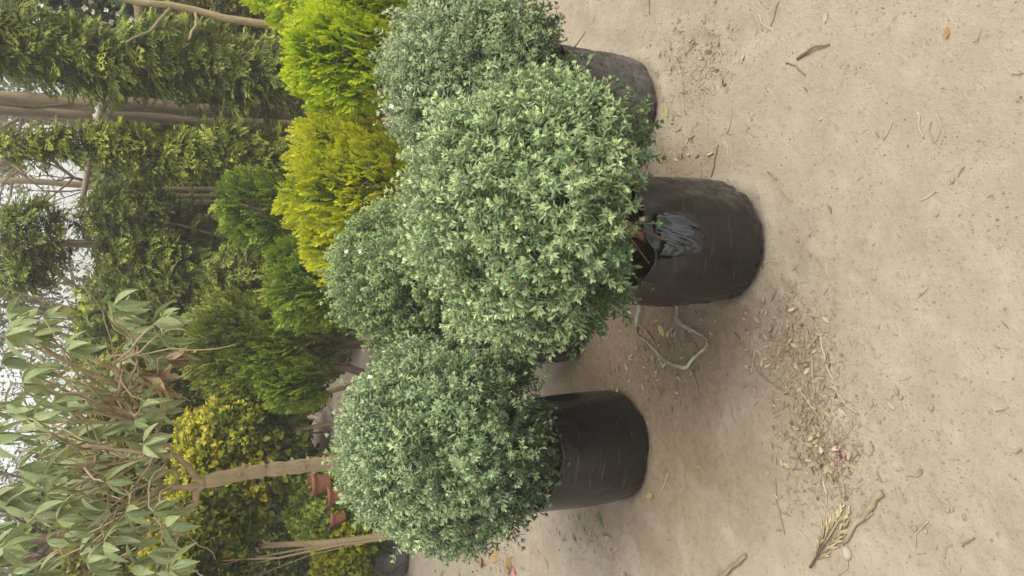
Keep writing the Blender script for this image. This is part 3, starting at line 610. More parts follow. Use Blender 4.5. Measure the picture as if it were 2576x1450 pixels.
def bigleafmat(name, c1, c2, trans=.3):
    m, t, p, o = newmat(name); oi = nd(t, 'ShaderNodeObjectInfo'); tc = nd(t, 'ShaderNodeTexCoord')
    a = nd(t, 'ShaderNodeAttribute', attribute_name='tint'); s = nd(t, 'ShaderNodeSeparateColor'); t.links.new(a.outputs['Color'], s.inputs[0])
    ad = nd(t, 'ShaderNodeMath', operation='ADD'); t.links.new(oi.outputs['Random'], ad.inputs[0]); t.links.new(s.outputs[1], ad.inputs[1]); fr = nd(t, 'ShaderNodeMath', operation='FRACT'); t.links.new(ad.outputs[0], fr.inputs[0])
    n = nd(t, 'ShaderNodeTexNoise', i_Scale=9, i_Detail=3); t.links.new(tc.outputs['Object'], n.inputs[0])
    c = mixc(t, fr.outputs[0], c1, c2); c = mixc(t, ramp(t, n.outputs[0], .35, .8), c, tuple(x*.8 for x in c1))
    # paler midrib along x = 0
    sx = nd(t, 'ShaderNodeSeparateXYZ'); t.links.new(tc.outputs['Object'], sx.inputs[0]); ab = nd(t, 'ShaderNodeMath', operation='ABSOLUTE'); t.links.new(sx.outputs[0], ab.inputs[0])
    c = mixc(t, ramp(t, ab.outputs[0], .012, .004), c, tuple(min(1, x*1.12) for x in c2))
    t.links.new(c, p.inputs['Base Color']); p.inputs['Roughness'].default_value = .45
    tr = nd(t, 'ShaderNodeBsdfTranslucent'); t.links.new(c, tr.inputs[0]); mx = nd(t, 'ShaderNodeMixShader', i_0=trans); t.links.new(p.outputs[0], mx.inputs[1]); t.links.new(tr.outputs[0], mx.inputs[2]); t.links.new(mx.outputs[0], o.inputs[0])
    return m
M_BIG = bigleafmat('big_leaf', (.235, .295, .115), (.41, .46, .22)); M_BIGDRY = bigleafmat('dry_big_leaf', (.24, .145, .07), (.40, .28, .15), .15)
BIG = [big_leaf(np.random.default_rng(600+k), .35+.16*k) for k in range(6)]
rg = np.random.default_rng(61)
p0 = at(900, 1158, 3.35); base = np.array([p0[0], p0[1], 0]); base[2] = float(gz(base[0], base[1]))
tr_ = thing('big_leaved_tree', 'small tree with drooping large oval leaves on a knobbly pale trunk', 'tree', base)
path = np.array([base-[0, 0, .03], at(950, 1156, 3.35), at(845, 1165, 3.35), at(760, 1173, 3.33), at(680, 1182, 3.32), at(600, 1193, 3.3), at(515, 1213, 3.28)])-base
tt = np.linspace(0, 1, 40); pp = np.stack([np.interp(tt*(len(path)-1), np.arange(len(path)), path[:, q]) for q in range(3)], -1)
rr = np.linspace(.033, .029, 40)*(1+.09*np.sin(tt*62)+rg.normal(size=40)*.07)
vf = [tube(pp, rr, 10)]
for k in range(16):   # leaf-scar knobs
    s = pp[int(rg.integers(6, 38))]; a = rg.random()*6.28; D = norm(np.array([math.cos(a), math.sin(a), .3])); vf.append(tube([s+D*.015, s+D*.033, s+D*(.040+.012*rg.random())], [.015, .010, .003], 6))
obj('trunk', mesh('trunk', *join(vf), M_BARK, smooth=True), tr_)
tipT = pp[-1]
CL = [(40, 830), (26, 845), (94, 927), (70, 970), (148, 1013), (98, 1048), (58, 1087), (370, 1028), (351, 1060), (375, 1118), (234, 1180), (156, 1172), (218, 1231), (281, 1212), (129, 1196), (382, 1196), (129, 1243), (98, 1297), (156, 1309), (304, 1328), (273, 1371), (234, 1414), (268, 1440), (390, 1398), (429, 1317), (440, 1430), (390, 915), (126, 806), (33, 795), (300, 770), (318, 800), (285, 793), (400, 815), (420, 840), (99, 845), (331, 850), (400, 1290), (330, 1290), (60, 1180), (30, 1020), (20, 1380), (345, 1430), (180, 880), (200, 960)]
hubs = [at(400, 1150, 3.2)-base, at(330, 1260, 3.3)-base, at(300, 1000, 3.15)-base, at(420, 1330, 3.35)-base, at(200, 1120, 3.3)-base, at(240, 900, 3.1)-base]
def branch(a, b, r0, r1, seed, sag=.06, n=9, amp=.012):
    P = wander(a, b, n, amp, np.random.default_rng(seed)); P[:, 2] -= sag*np.sin(np.linspace(0, np.pi, n)); return tube(P, np.linspace(r0, r1, n), 6)
for k, h in enumerate(hubs):
    src = tipT if k in (0, 1, 3) else hubs[0] if k in (2, 4) else hubs[2]
    obj('branch', mesh('branch', *branch(src, h, .017 if k in (0, 1, 3) else .010, .007, 620+k, .03), M_BARK, smooth=True), tr_)
LM = [mesh('leaf', V, F, M_BIG, T, smooth=True) for V, F, T in BIG]; LD = [mesh('dry_leaf', V*[1, 1, 1], F, M_BIGDRY, T, smooth=True) for V, F, T in BIG]
def put_leaf(P, d, N, s, me, name='leaf', par=tr_):
    M = frames(d[None], rg, N[None])[0]; m4 = Matrix.Identity(4)
    for a_ in range(3):
        for b_ in range(3): m4[a_][b_] = float(M[a_, b_]*s)
        m4[a_][3] = float(P[a_])
    return obj(name, me, par, mat4=m4)
nleaf = 0
MO = []
for k in range(66):     # more leaf rosettes deeper in the crown
    e = at(rg.uniform(-40, 430), rg.uniform(790, 1490), rg.uniform(3.1, 4.1))-base
    for q in range(7):
        a = rg.random()*6.28; el = rg.uniform(-1.35, -.1); MO.append((e, [math.cos(a)*math.cos(el), math.sin(a)*math.cos(el), math.sin(el)]))
    hb = min(hubs, key=lambda q_: np.linalg.norm(q_-e)); vb = branch(tipT+(hb-tipT)*rg.uniform(.45, 1)+rg.normal(size=3)*.006, e, .0045, .0022, 760+k, .04)
    if k % 3 == 0: obj('branch', mesh('branch', *vb, M_BARK, smooth=True), tr_)
Pm = np.array([m_[0] for m_ in MO]); Dm = np.array([m_[1] for m_ in MO]); V, F, T = scatter([(v, f, t_[:, :2]) for v, f, t_ in BIG], Pm, frames(Dm, rg, UP+rg.normal(size=Dm.shape)*.25), rg.uniform(.08, .13, len(Pm)), rg)
kind(obj('foliage', mesh('foliage', V, F, M_BIG, T, smooth=True), tr_), 'stuff')
for k, (px, py) in enumerate(CL):
    e = at(px-14, py, 2.85+.5*rg.random())-base; h = min(hubs, key=lambda q: np.linalg.norm(q-e)+.15*rg.random())
    obj('branch', mesh('branch', *branch(tipT+(h-tipT)*rg.uniform(.5, 1)+rg.normal(size=3)*.006, e, .0062, .003, 640+k, -.05 if rg.random() < .5 else .05), M_BARK, smooth=True), tr_)
    m = int(rg.integers(6, 8)); ph = rg.random()*6.28
    for q in range(m):
        if nleaf >= 298: break
        a = ph+q*2.4; el = rg.uniform(-1.25, -.05); d = np.array([math.cos(a)*math.cos(el), math.sin(a)*math.cos(el), math.sin(el)])
        put_leaf(e+d*.004, d, UP+rg.normal(size=3)*.25, rg.uniform(.08, .13), LM[int(rg.integers(0, 6))]); nleaf += 1
for (px, py, m) in [(445, 900, 6), (380, 945, 8), (395, 965, 6), (270, 1020, 3)]:
    e = at(px-30, py, 3.1)-base; h = hubs[2]
    obj('branch', mesh('branch', *branch(h, e, .007, .003, 700+py, .03), M_BARK, smooth=True), tr_)
    for q in range(m):
        a = rg.random()*6.28; d = norm(np.array([math.cos(a)*.45, math.sin(a)*.45, -1]))
        put_leaf(e, d, rg.normal(size=3), rg.uniform(.10, .15), LD[int(rg.integers(2, 6))], 'dry_leaf')
tb = []
for k in range(34):    # bare side twigs
    h = hubs[int(rg.integers(0, 6))]+rg.normal(size=3)*.05; e = h+norm(rg.normal(size=3)*[1, .6, 1]+[-.1, 0, .35])*rg.uniform(.15, .5); tb.append(branch(h, e, .0035, .0016, 800+k, rg.normal()*.06))
kind(obj('twig', mesh('twig', *join(tb), M_BARK, smooth=True), tr_), 'stuff')

# ------------------------------------------------------------------ trunks, poles and trees beyond
def bare_tree(name, label, base, height, r0, seed, levels=4, spread=.55, mat=M_BARKG, lean=(0, 0), leaves=None, group=None, nb=3, first=.35):
    rg = np.random.default_rng(seed); base = np.array([base[0], base[1], float(gz(base[0], base[1]))]); t = thing(name, label, 'tree', base, group); tb = []; tips = []
    top = np.array([lean[0], lean[1], height*.55]); P = wander([0, 0, -.05], top, 9, r0*.35, rg); obj('trunk', mesh('trunk', *tube(P, np.linspace(r0, r0*.6, 9), 9), mat, smooth=True), t)
    def grow(p, d, l, r, lv):
        e = p+d*l; Q = wander(p, e, 5, l*.05, rg); tb.append(tube(Q, np.linspace(r, r*.55, 5), 5 if lv > 1 else 3, False)); tips.append(e)
        if lv <= 0: return
        for q in range(nb): grow(Q[int(rg.integers(2, 5))], norm(d+rg.normal(size=3)*spread+[0, 0, .12]), l*rg.uniform(.55, .8), r*.55, lv-1)
    for q in range(6):
        s = P[int(rg.integers(int(9*first), 9))]; grow(s, norm(rg.normal(size=3)*[.8, .8, .3]+[0, 0, .8]), height*.22, r0*.45, levels)
    kind(obj('branches', mesh('branches', *join(tb), mat, smooth=True), t), 'stuff')
    if leaves:
        n, size, lm = leaves; tips = np.array(tips); ix = rg.integers(0, len(tips), n); Pp = tips[ix]+rg.normal(size=(n, 3))*size*1.6
        V, F, T = scatter(CLUST_S, Pp, frames(rg.normal(size=(n, 3)), rg), size*rg.uniform(.6, 1.3, n), rg, rg.normal(size=n)*.2)
        kind(obj('crown', mesh('crown', V, F, lm, T), t), 'stuff')
    return t
def straight_trunk(label, px, d, r, seed, lean=0):
    a = at(760, px, d); b = at(0, px, d); base = np.array([a[0], a[1], 0]); t = thing('grey_tree', label, 'tree', base, 'paired grey trunks')
    rg = np.random.default_rng(seed); P = wander([0, 0, -.05], [b[0]-a[0]+lean, 0, 4.2], 24, .012, rg); obj('trunk', mesh('trunk', *tube(P, np.linspace(r*1.15, r*.85, 24)*(1+rg.normal(size=24)*.05), 11), M_BARKG, smooth=True), t)
    tb = []
    for k in range(5):
        s = P[int(rg.integers(10, 23))]; tb.append(tube(wander(s, s+norm(rg.normal(size=3)+[0, 0, 1])*rg.uniform(.3, .8), 5, .02, rg), np.linspace(.018, .006, 5), 5))
    kind(obj('branches', mesh('branches', *join(tb), M_BARKG, smooth=True), t), 'stuff'); return t
straight_trunk('thicker of the two bare grey trunks, with a white rag knotted on', 285, 6.8, .052, 71)
straight_trunk('darker of the two bare grey trunks, half behind the slim cypress', 316, 7.0, .046, 72, .05)
# rag and stick on the trunk
rc = at(246, 287, 6.72); V, F = [], []
vf = []
rg = np.random.default_rng(73)
th = np.linspace(0, 2*math.pi, 15); vf.append(tube(np.stack([np.cos(th)*.072, np.sin(th)*.072+.08, rg.normal(size=15)*.008], -1), .020+.006*rg.random(15), 7))
vf.append(tube(wander([-.03, -.01, .03], [.05, -.02, -.13], 5, .012, rg), [.02, .028, .022, .026, .008], 7)); vf.append(tube(wander([-.01, -.01, .02], [-.05, -.02, -.09], 5, .012, rg), [.018, .024, .02, .022, .006], 7))
tag(obj('rag', mesh('rag', *join(vf), plainmat('white_cloth', (.62, .60, .55), (.48, .46, .42), scale=30), smooth=True), loc=rc), 'white rag knotted round the grey trunk', 'rag')
def pole(name, label, pa, pb, r, seed, mat=M_POLE, cat='pole', group='dry support poles'):
    pa, pb = np.asarray(pa), np.asarray(pb); P = wander([0, 0, 0], pb-pa, 8, r*.3, np.random.default_rng(seed)); return tag(obj(name, mesh(name, *tube(P, np.linspace(r, r*.85, 8), 8), mat, smooth=True), loc=pa), label, cat, group)
pole('bamboo_rail', 'slanting bamboo rail tied under the rag on the grey trunk', at(262, 236, 6.66), at(205, 520, 6.75), .026, 81, group=None)
pole('bamboo_rail', 'upper bamboo rail behind the olive bush', at(318, 420, 7.4), at(318, 560, 7.5), .024, 82, group=None)
pole('bamboo_rail', 'lower bamboo rail behind the olive bush', at(352, 410, 7.4), at(353, 570, 7.5), .022, 83, group=None)
for k, (a, y0, b, y1) in enumerate([(350, 472, 720, 478), (380, 488, 720, 492), (330, 505, 720, 510), (395, 540, 720, 545)]):
    e = at(b, y1, 7.2); e = np.array([e[0], e[1], -.02]); pole('bamboo_post', 'thin upright bamboo post behind the low green conifers', e, at(a, y0, 7.2), .022, 84+k, group='bamboo posts')
# leaning pale trunk at the upper edge with its prop
P = np.array([at(700, 66, 5.6), at(640, 58, 5.6), at(560, 46, 5.6), at(490, 26, 5.6), at(430, 14, 5.6), at(340, 6, 5.6), at(200, -40, 5.6)]); base = np.array([P[0][0]-.02, P[0][1], 0])
t = thing('leaning_tree', 'slender pale trunk leaning and forking beside the broad dark cypress', 'tree', base); P = np.vstack([base, P])-base
obj('trunk', mesh('trunk', *tube(P, np.linspace(.030, .020, len(P)), 9), M_BARK, smooth=True), t)
obj('branch', mesh('branch', *branch(P[5], at(310, 110, 5.55)-base, .013, .007, 90), M_BARKG, smooth=True), t); obj('branch', mesh('branch', *branch(P[4], at(480, 100, 5.5)-base, .012, .008, 91, .02), M_BARK, smooth=True), t)
pole('prop_post', 'dark post with white cloth strips propping the leaning trunk', at(352, 0, 6.2), at(352, 120, 6.0), .035, 92, M_BARKD, group=None)
# white flowering climber
wf = plant('flowering_climber', 'pale green climber dotted with white flowers', 'climber', at(700, 20, 7.0)[:2], [(at(150, 40, 7.0), (.5, .4, .42)), (at(290, 10, 7.0), (.4, .4, .36)), (at(70, 110, 7.2), (.3, .3, .25))], 2300, .10, 'rand', CLUST, M_FAR, 560, bark=M_BARKG, limbs=8)
rg = np.random.default_rng(561); M_WHITE = plainmat('white_petal', (.80, .80, .74), (.72, .72, .64))
def flower(rg):
    V, F = [], []
    for q in range(4):
        a = q*1.57+rg.normal()*.2; d = np.array([math.cos(a), math.sin(a), .3]); s = np.array([-math.sin(a), math.cos(a), 0]); b = len(V); V += [[0, 0, 0], d*.6+s*.45, d+[0, 0, .15], d*.6-s*.45]; F += [[b, b+1, b+2], [b, b+2, b+3]]
    return mesh('flower', np.array(V), np.array(F), M_WHITE)
FM = [flower(rg) for k in range(4)]; wb = np.array(wf.location)
for px, py in [(40, 40), (100, 10), (120, 35), (170, 22), (225, 5), (260, 62), (275, 50), (300, 40), (345, 12), (350, 25), (360, 18), (345, 4), (250, 58), (262, 75), (160, 60), (170, 85), (165, 100), (80, 70), (90, 55), (200, 60), (230, 45), (270, 25), (400, 60), (390, 55), (330, 48), (215, 18), (60, 20), (140, 85), (240, 30), (310, 8)]:
    p = at(px+rg.normal()*4, py+rg.normal()*4, 6.62)-wb; o = obj('flower', FM[int(rg.integers(0, 4))], wf, p); s = rg.uniform(.018, .034); o.scale = (s, s, s); o.rotation_euler = (1.57+rg.normal()*.5, rg.normal()*.5, rg.normal()*.5)
plant('leafy_bush', 'yellow green bush behind the leaning pale trunk', 'bush', at(800, 10, 7.2)[:2], [(at(590, 15, 7.2), (.45, .4, .42)), (at(690, -10, 7.0), (.4, .4, .4))], 1700, .09, 'rand', CLUST, M_OLIVE, 562)
plant('leafy_bush', 'ochre yellow bush glimpsed between the slim cypress and pruned cypress', 'bush', at(700, 520, 7.6)[:2], [(at(500, 520, 7.6), (.34, .3, .5))], 1300, .09, 'rand', CLUST, M_OLIVE, 563)
# hedge and trees far behind
hd = [(-6.2, 9.2, 2.6, 0), (-4.3, 8.2, 2.45, 1), (-2.6, 7.9, 2.3, 0), (-.9, 8.6, 1.9, 1), (.7, 8.9, 1.75, 0), (2.4, 8.8, 2.0, 1), (4.2, 9.0, 2.4, 0), (6.0, 9.4, 2.6, 1)]
nm = ['broad dark hedge bush behind the gold tipped bushes', 'hedge bush behind the ringed duranta stem', 'hedge bush behind the big-leaved tree', 'hedge bush behind the pruned cypress', 'hedge bush behind the bamboo posts', 'hedge bush behind the paired trunks', 'hedge bush behind the white flowering climber', 'hedge bush beyond the leaning pale trunk']
for k, (x, y, h, q) in enumerate(hd):
    plant('hedge_bush', nm[k], 'hedge', (x, y), [(np.array([x, y, h*.45]), (1.15, .7, h*.5)), (np.array([x+.5, y-.1, h*.75]), (.7, .5, h*.27)), (np.array([x-.55, y-.1, h*.65]), (.6, .5, h*.26))], 2900, .18, 'rand', CLUST, [M_HEDGE, M_CYP2][q], 570+k, 'hedge behind the nursery plants', fill=.5)
far = [(-7.5, 13, 5.5, 'far leafy tree standing over the hedge behind the ringed stem'), (-3.4, 14, 5.0, 'hazy tree behind the big-leaved tree'), (-.3, 13, 5.2, 'hazy tree behind the pruned cypress'), (2.6, 13.5, 5.5, 'hazy tree behind the bamboo rail'), (5.6, 14, 5.6, 'hazy tree behind the flowering climber')]
for k, (x, y, h, l) in enumerate(far): bare_tree('far_tree', l, (x, y), h, .11, 580+k, 3, .6, leaves=(1500, .16, M_FAR), group='hazy trees beyond the hedge')
bare_tree('bare_tree', 'twiggy bare tree with dense dark branches against the white sky', (at(300, 1330, 7.0)[0], 7.0), 4.2, .06, 590, 5, .55, M_BARKD, nb=3)
bare_tree('bare_tree', 'thin bare tree among the poles by the slim cypress', (at(300, 470, 9.5)[0], 9.5), 5.0, .05, 591, 4, .5, M_BARKG)
bare_tree('bare_tree', 'forked bare tree between the paired trunks and broad cypress', (at(300, 250, 10)[0], 10.5), 5.2, .06, 592, 4, .5, M_BARKG)
# dry shrub skeleton on the soil behind the blue green shrub
bare_tree('dry_shrub', 'dry leafless shrub on bare soil behind the blue green shrub', on_ground(835, 1085)[:2], .75, .010, 593, 3, .5, M_BARKD, first=.05)

# ================================================================== debris on the soil
rg = np.random.default_rng(900)
def pts_ground(pix, lift=0.0):
    P = np.array([on_ground(a, b) for a, b in pix]); P[:, 2] = gz(P[:, 0], P[:, 1])+lift; return P
def lying(name, label, cat, pix, r, mat, group=None, sides=5, taper=.7, arch=.0):
    P = pts_ground(pix)
    if len(P) == 2: P = np.vstack([P[0], P.mean(0)+rg.normal(size=3)*[.004, .004, 0], P[1]])
    n = max(6, len(P)*3); t = np.linspace(0, len(P)-1, n); Q = np.stack([np.interp(t, np.arange(len(P)), P[:, k]) for k in range(3)], -1); Q[:, :2] += rg.normal(size=(n, 2))*r*.35
    Q[:, 2] = gz(Q[:, 0], Q[:, 1])+r*.75+arch*np.sin(np.linspace(0, np.pi, n)); c = Q[n//2].copy()
    return tag(obj(name, mesh(name, *tube(Q-c, np.linspace(r, r*taper, n)*(1+.05*rg.normal(size=n)), sides), mat, smooth=True), loc=c), label, cat, group)
lying('stick', 'pale curved stick casting a thin shadow on open soil', 'stick', [(1999, 149), (2033, 125), (2060, 116), (2082, 112)], .0042, M_TWIG, taper=.5, arch=.006)
lying('stick', 'thick forked stick beside the dry yellow thuja frond', 'stick', [(2222, 1238), (2180, 1290), (2150, 1320), (2124, 1366)], .0085, M_STRAW, taper=.55)
lying('stick', 'short side shoot lying against the thick forked stick', 'stick', [(2165, 1305), (2198, 1290)], .004, M_STRAW)
lying('stick', 'broken woody stick at the picture edge below the blue green shrub', 'stick', [(1805, 1462), (1838, 1430), (1876, 1398)], .008, M_TWIG, taper=.8)
lying('twig', 'twig lying across the white plastic ribbon', 'twig', [(1564, 789), (1595, 810), (1627, 832), (1642, 856), (1651, 884)], .0042, M_TWIG, arch=.01)
lying('stem', 'long thin stem trailing from the ribbon towards the straw heap', 'stem', [(1847, 838), (1881, 887), (1907, 937), (1935, 962), (1972, 987)], .0028, M_TWIG)
lying('stem', 'long thin bent stem along the edge of the straw heap', 'stem', [(2060, 830), (2074, 908), (2090, 947), (2108, 989), (2126, 1017), (2155, 1037)], .0026, M_STRAW)
lying('stem', 'thin dark upright-lying stem just below the plastic ribbon', 'stem', [(1738, 935), (1750, 965), (1756, 1005)], .004, M_TWIG)
S = [[(1974, 156), (2019, 189)], [(1835, 265), (1834, 308), (1828, 337)], [(1819, 355), (1830, 374), (1834, 423)], [(1805, 366), (1790, 446)], [(2309, 283), (2319, 348)], [(2354, 287), (2366, 320), (2375, 345)], [(2340, 305), (2347, 359)], [(2347, 359), (2358, 325)], [(2240, 305), (2218, 352)],
     [(1952, 0), (1930, 65)], [(1888, 29), (1907, 65), (1912, 76)], [(1902, 34), (1928, 76)], [(2353, 481), (2317, 505)], [(1963, 475), (1988, 508)], [(1928, 432), (1948, 452)], [(2425, 419), (2411, 443)], [(1950, 1203), (1950, 1259), (1968, 1346)], [(2262, 1224), (2285, 1266)], [(2340, 1311), (2302, 1377)], [(2453, 1352), (2420, 1373)],
     [(2396, 1370), (2375, 1406)], [(2151, 1065), (2120, 1106)], [(1983, 1015), (1942, 1041)], [(2148, 1117), (2169, 1145)], [(2070, 1210), (2079, 1273)], [(2212, 1183), (2222, 1212)], [(2005, 1335), (2042, 1380)], [(2344, 1075), (2365, 1106)], [(2010, 980), (2085, 1085)], [(2075, 660), (2086, 720)], [(1632, 0), (1629, 35)], [(1830, 1000), (1842, 1060)], [(1900, 880), (1890, 940)], [(1960, 1290), (1985, 1300)], [(2128, 1340), (2133, 1430), (2105, 1448)], [(1990, 1150), (2030, 1170)], [(2040, 900), (2052, 1000)], [(1700, 840), (1722, 905), (1728, 930)], [(1715, 870), (1738, 860)], [(1965, 700), (1990, 735)], [(1560, 1240), (1610, 1215)], [(1680, 1190), (1660, 1245)]]
for s in S: lying('straw', 'thin dry straw lying on the bare soil', 'straw', s, rg.uniform(.0018, .003), M_STRAW if rg.random() < .7 else M_TWIG, 'straws on the bare soil')
# plastic ribbon
M_RIB = plainmat('ribbon_film', (.50, .46, .38), (.30, .27, .21), rough=.3, spec=.6); M_RIBG = plainmat('ribbon_green', (.05, .22, .08), rough=.4)
RP = pts_ground([(1600, 735), (1616, 778), (1605, 811), (1598, 830), (1609, 853), (1654, 890), (1685, 906), (1732, 929), (1745, 903), (1769, 874), (1776, 853), (1761, 840), (1724, 817), (1706, 793), (1694, 752)])
n = 90; t_ = np.linspace(0, len(RP)-1, n); Q = np.stack([np.interp(t_, np.arange(len(RP)), RP[:, k]) for k in range(3)], -1)
for _ in range(2): Q[1:-1] = (Q[:-2]+Q[1:-1]*2+Q[2:])/4
Q[:, 2] = gz(Q[:, 0], Q[:, 1])+.012+.010*np.sin(np.linspace(0, 17, n)); T = norm(np.gradient(Q, axis=0)); tw = 1.2*np.sin(np.linspace(0, 19, n))+.5*rg.normal(size=n)*.5
Sd = norm(np.cross(T, UP)); N = np.cross(Sd, T); Wv = Sd*np.cos(tw)[:, None]+N*np.sin(tw)[:, None]; off = np.array([-.75, -.38, 0, .38, .75])*.0085
V = (Q[:, None]+Wv[:, None]*off[None, :, None]+np.cross(T, Wv)[:, None]*(np.array([.002, -.001, .001, -.001, .002])[None, :, None])).reshape(-1, 3); i = np.arange(n-1)[:, None]*5; j = np.arange(4)[None]
F = np.stack([i+j, i+j+1, i+j+6, i+j+5], -1).reshape(-1, 4); c = Q[40]
me = mesh('plastic_ribbon', V-c, F, M_RIB, smooth=True); me.materials.append(M_RIBG)
me.polygons.foreach_set('material_index', [(1 if (k % 4 == 3 and (12 < k//4 < 32 or 44 < k//4 < 58)) else 0) for k in range(len(F))])
ro = tag(obj('plastic_ribbon', me, loc=c), 'crumpled white plastic ribbon with a green edge looped beside the brown dusted bag', 'ribbon')
md = ro.modifiers.new('thickness', 'SOLIDIFY'); md.thickness = .0006
# fallen leaves and bits with their own look
def fallen(name, label, cat, px, py, size, col, var=1, group=None, lift=.006, squash=1.0):
    p = pts_ground([(px, py)])[0]; V, F, T = BIG[var]; V = (V-[0, 0, .5])*[squash*1.4, .35, 1]; V = np.stack([V[:, 0], V[:, 2], V[:, 1]*-1], -1)*size; a = rg.random()*6.28; ca, sa = math.cos(a), math.sin(a)
    V = np.stack([V[:, 0]*ca-V[:, 1]*sa, V[:, 0]*sa+V[:, 1]*ca, V[:, 2]-V[:, 2].min()], -1); p[2] += .002
    return tag(obj(name, mesh(name, V, F, plainmat(label[:20].replace(' ', '_'), col), smooth=True), loc=p), label, cat, group)
fallen('fallen_leaf', 'torn yellow leaf inside the ribbon loop', 'leaf', 1662, 835, .055, (.50, .40, .14))
fallen('fallen_leaf', 'small yellow leaf at the foot of the smooth black bag', 'leaf', 1640, 1246, .045, (.52, .40, .12))
fallen('fallen_leaf', 'green leaf lying beside the smooth black bag', 'leaf', 1511, 1306, .05, (.14, .20, .07))
fallen('fallen_leaf', 'yellow green leaf by the pale scuffed bag', 'leaf', 1674, 276, .05, (.42, .40, .14))
fallen('fallen_leaf', 'pale curled leaf scrap on open soil above the curved stick', 'leaf', 2071, 38, .035, (.60, .52, .40), 5)
fallen('fallen_leaf', 'brown curled leaf on the plain soil far from the bags', 'leaf', 2382, 86, .03, (.34, .19, .10), 4)
for k, (a, b) in enumerate([(1215, 1415), (1250, 1400), (1285, 1425)]): fallen('fallen_leaf', 'large dry brown leaf curled on the soil behind the blue green shrub', 'leaf', a, b, .12, (.36, .23, .11), 4, 'large dry leaves behind the blue green shrub')
fallen('wrapper', 'bright pink scrap of wrapper beside the large dry leaves', 'wrapper', 1297, 1437, .06, (.62, .10, .22), 2)
for a, b in [(2107, 1122), (2112, 1135), (2117, 1148), (2135, 1150)]: fallen('petal', 'dried magenta petal in the straw heap', 'petal', a, b, .022, (.20, .05, .085), 3, 'dried magenta petals')
# stones
def stone(label, px, py, s, col, group=None):
    p = pts_ground([(px, py)])[0]; D = sphere_dirs(60, np.random.default_rng(int(px))); import bmesh
    bm = bmesh.new(); bmesh.ops.create_icosphere(bm, subdivisions=2, radius=1)
    for v in bm.verts:
        c = np.array(v.co)[None]; k = 1+.14*snoise(c, 2.2, int(px))[0]+.05*snoise(c, 5, int(py))[0]; v.co = Vector((v.co.x*k*s, v.co.y*k*s*.8, v.co.z*k*s*.62))
    me = bpy.data.meshes.new('stone'); bm.to_mesh(me); bm.free(); me.materials.append(plainmat('stone_'+str(px), col, scale=80)); me.polygons.foreach_set('use_smooth', [True]*len(me.polygons))
    return tag(obj('stone', me, loc=p+[0, 0, s*.35]), label, 'stone', group)
stone('smooth grey stone beside the thick forked stick', 2131, 1392, .015, (.40, .35, .29))
for a, b in [(2195, 1015), (2260, 985), (2270, 1000), (2350, 1026), (2305, 1330), (2330, 1337), (2390, 1282), (2400, 1280), (2430, 1300), (1690, 300), (2395, 455), (2360, 540), (2005, 605), (2035, 590), (2212, 1060)]:
    stone('pale pebble or soil clod lying on the open soil', a, b, rg.uniform(.005, .0085), (.36, .29, .21), 'pebbles on the open soil')
# dry yellow thuja frond
p = pts_ground([(2044, 1415), (2136, 1273)]); ax = p[1]-p[0]; ln_ = np.linalg.norm(ax[:2]); d = np.array([ax[0], ax[1], 0])/ln_
V, F, T = flat_spray(np.random.default_rng(930), n=15, spread=24, wid=.04, jit=.03); M3 = np.stack([np.cross(UP, d), UP, d], -1); V = V*[.75, .2, 1.0]; V = (V@M3.T)*ln_; V[:, 2] = gz(V[:, 0]+p[0][0], V[:, 1]+p[0][1])+np.abs(V[:, 2])*.6+.004-p[0][2]
tf = thing('thuja_frond', 'dry yellow thuja frond on the soil beside the thick stick', 'frond', p[0])
fm = obj('frond', mesh('frond', V, F, leafmat('dry_thuja', (.34, .275, .15), (.43, .355, .19), (.48, .41, .23), trans=.1), T), tf); md = fm.modifiers.new('thickness', 'SOLIDIFY'); md.thickness = .002
obj('stalk', mesh('stalk', *tube([-d*.02+[0, 0, .005], d*ln_*.3+[0, 0, .008], d*ln_*.7+[0, 0, .007]], [.003, .0024, .0012], 5), M_STEM, smooth=True), tf)
# uncountable litter: straw bits, crumbs
def spread(n, clusters, base_n):
    P = []
    for px, py, sx, sy, wgt in clusters:
        m = int(n*wgt); q = rg.normal(size=(m, 2)); P.append(np.stack([px+q[:, 0]*sx, py+q[:, 1]*sy], -1))
    P.append(np.stack([rg.uniform(1250, 2620, base_n), rg.uniform(-60, 1520, base_n)], -1)); P = np.vstack(P); P = P[P[:, 0] > 1000]
    return pts_ground(P)
def strew(name, label, cat, P, variants, s0, s1, mat, tilt, lift):
    n = len(P); d = rg.normal(size=(n, 3)); d[:, 2] *= tilt; S_ = s0*(s1/s0)**rg.random(n)**1.5; P = P.copy(); P[:, 2] += lift*S_
    V, F, T = scatter(variants, P, frames(d, rg, UP+rg.normal(size=(n, 3))*.4), S_, rg); return tag(kind(obj(name, mesh(name, V, F, mat, T)), 'stuff'), label, cat)
CLS = [(2040, 1040, 55, 110, .28), (1985, 900, 45, 60, .12), (2080, 1160, 40, 60, .18), (1690, 860, 50, 50, .14), (1745, 150, 60, 60, .14), (1500, 1340, 60, 40, .10), (1240, 1390, 50, 50, .10), (1560, 930, 90, 70, .12), (1960, 820, 60, 80, .10), (1700, 400, 60, 60, .07), (1640, 1000, 60, 70, .06)]
strew('straw_litter', 'broken straw and leaf bits strewn over the soil in drifts', 'litter', spread(3600, CLS, 260), STRAWS, .006, .030, M_LITTER, .12, .10)
strew('leaf_litter', 'small curled dead leaves strewn over the soil', 'litter', spread(900, CLS, 30), CHIPS, .004, .012, M_LITTER, .2, .12)
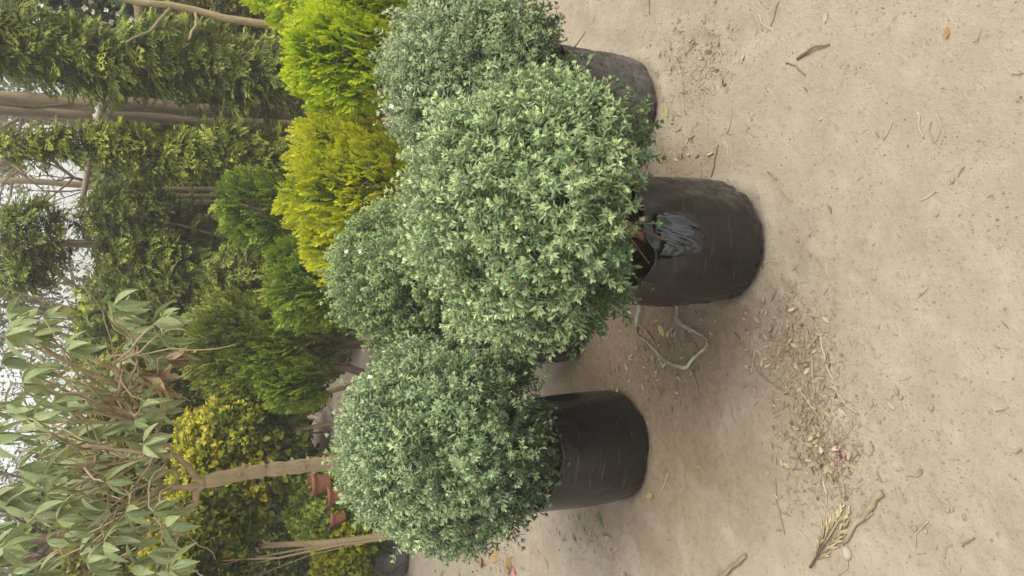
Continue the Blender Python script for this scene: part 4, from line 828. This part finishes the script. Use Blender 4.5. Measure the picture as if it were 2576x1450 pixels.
strew('soil_crumbs', 'loose crumbs of dry soil over the ground', 'soil', spread(2600, CLS+[(2250, 1250, 120, 100, .2), (2150, 1050, 90, 90, .2)], 3800), CRUMBS, .003, .011, M_CRUMB, 1, .10)
# litter on the soil under the background plants
q = np.stack([rg.uniform(-3.5, 3.5, 2600), rg.uniform(2.6, 8.0, 2600)], -1); P = np.concatenate([q, gz(q[:, 0], q[:, 1])[:, None]], 1)
strew('background_litter', 'dead leaves on the ground among the background plants', 'litter', P, CHIPS, .02, .06, M_LITTER, .2, .1)

# small white blooms on two of the shrubs, one bleached dead sprig
for sh, lst in ((SH4, [(905, 632), (872, 634), (1003, 437)]), (SH3, [(944, 314), (985, 268)]), (SH2, [(930, 950)])):
    lo = np.array(sh.location)
    for px, py in lst:
        d = {SH4.name: 2.38, SH3.name: 2.05, SH2.name: 2.05}[sh.name]; o = obj('flower', FM[int(rg.integers(0, 4))], sh, at(px, py, d)-lo); o.scale = (.008,)*3; o.rotation_euler = (.9, rg.normal()*.4, rg.normal())
V, F, T = SPRIG_LOW[1]; o = obj('dead_sprig', mesh('dead_sprig', V, F, plainmat('bleached_leaf', (.50, .46, .36), (.40, .36, .28))), SH2, at(1285, 962, 1.98)-np.array(SH2.location)); o.rotation_euler = (R_(-25), R_(10), 0); o.scale = (1.1,)*3

# milky air
bm_ = np.array([[x, y, z] for x in (-62, 62) for y in (-8, 125) for z in (-1.2, 6.6)], float)
hz = mesh('haze', bm_, [(0, 1, 3, 2), (4, 6, 7, 5), (0, 4, 5, 1), (2, 3, 7, 6), (0, 2, 6, 4), (1, 5, 7, 3)], None)
hm = bpy.data.materials.new('haze_air'); hm.use_nodes = True; hm.node_tree.nodes.clear(); ho = hm.node_tree.nodes.new('ShaderNodeOutputMaterial'); hv = hm.node_tree.nodes.new('ShaderNodeVolumePrincipled')
hv.inputs['Color'].default_value = (.98, .96, .86, 1); hv.inputs['Density'].default_value = .008; hm.node_tree.links.new(hv.outputs[0], ho.inputs['Volume']); hz.materials.append(hm)
kind(obj('haze', hz), 'stuff')
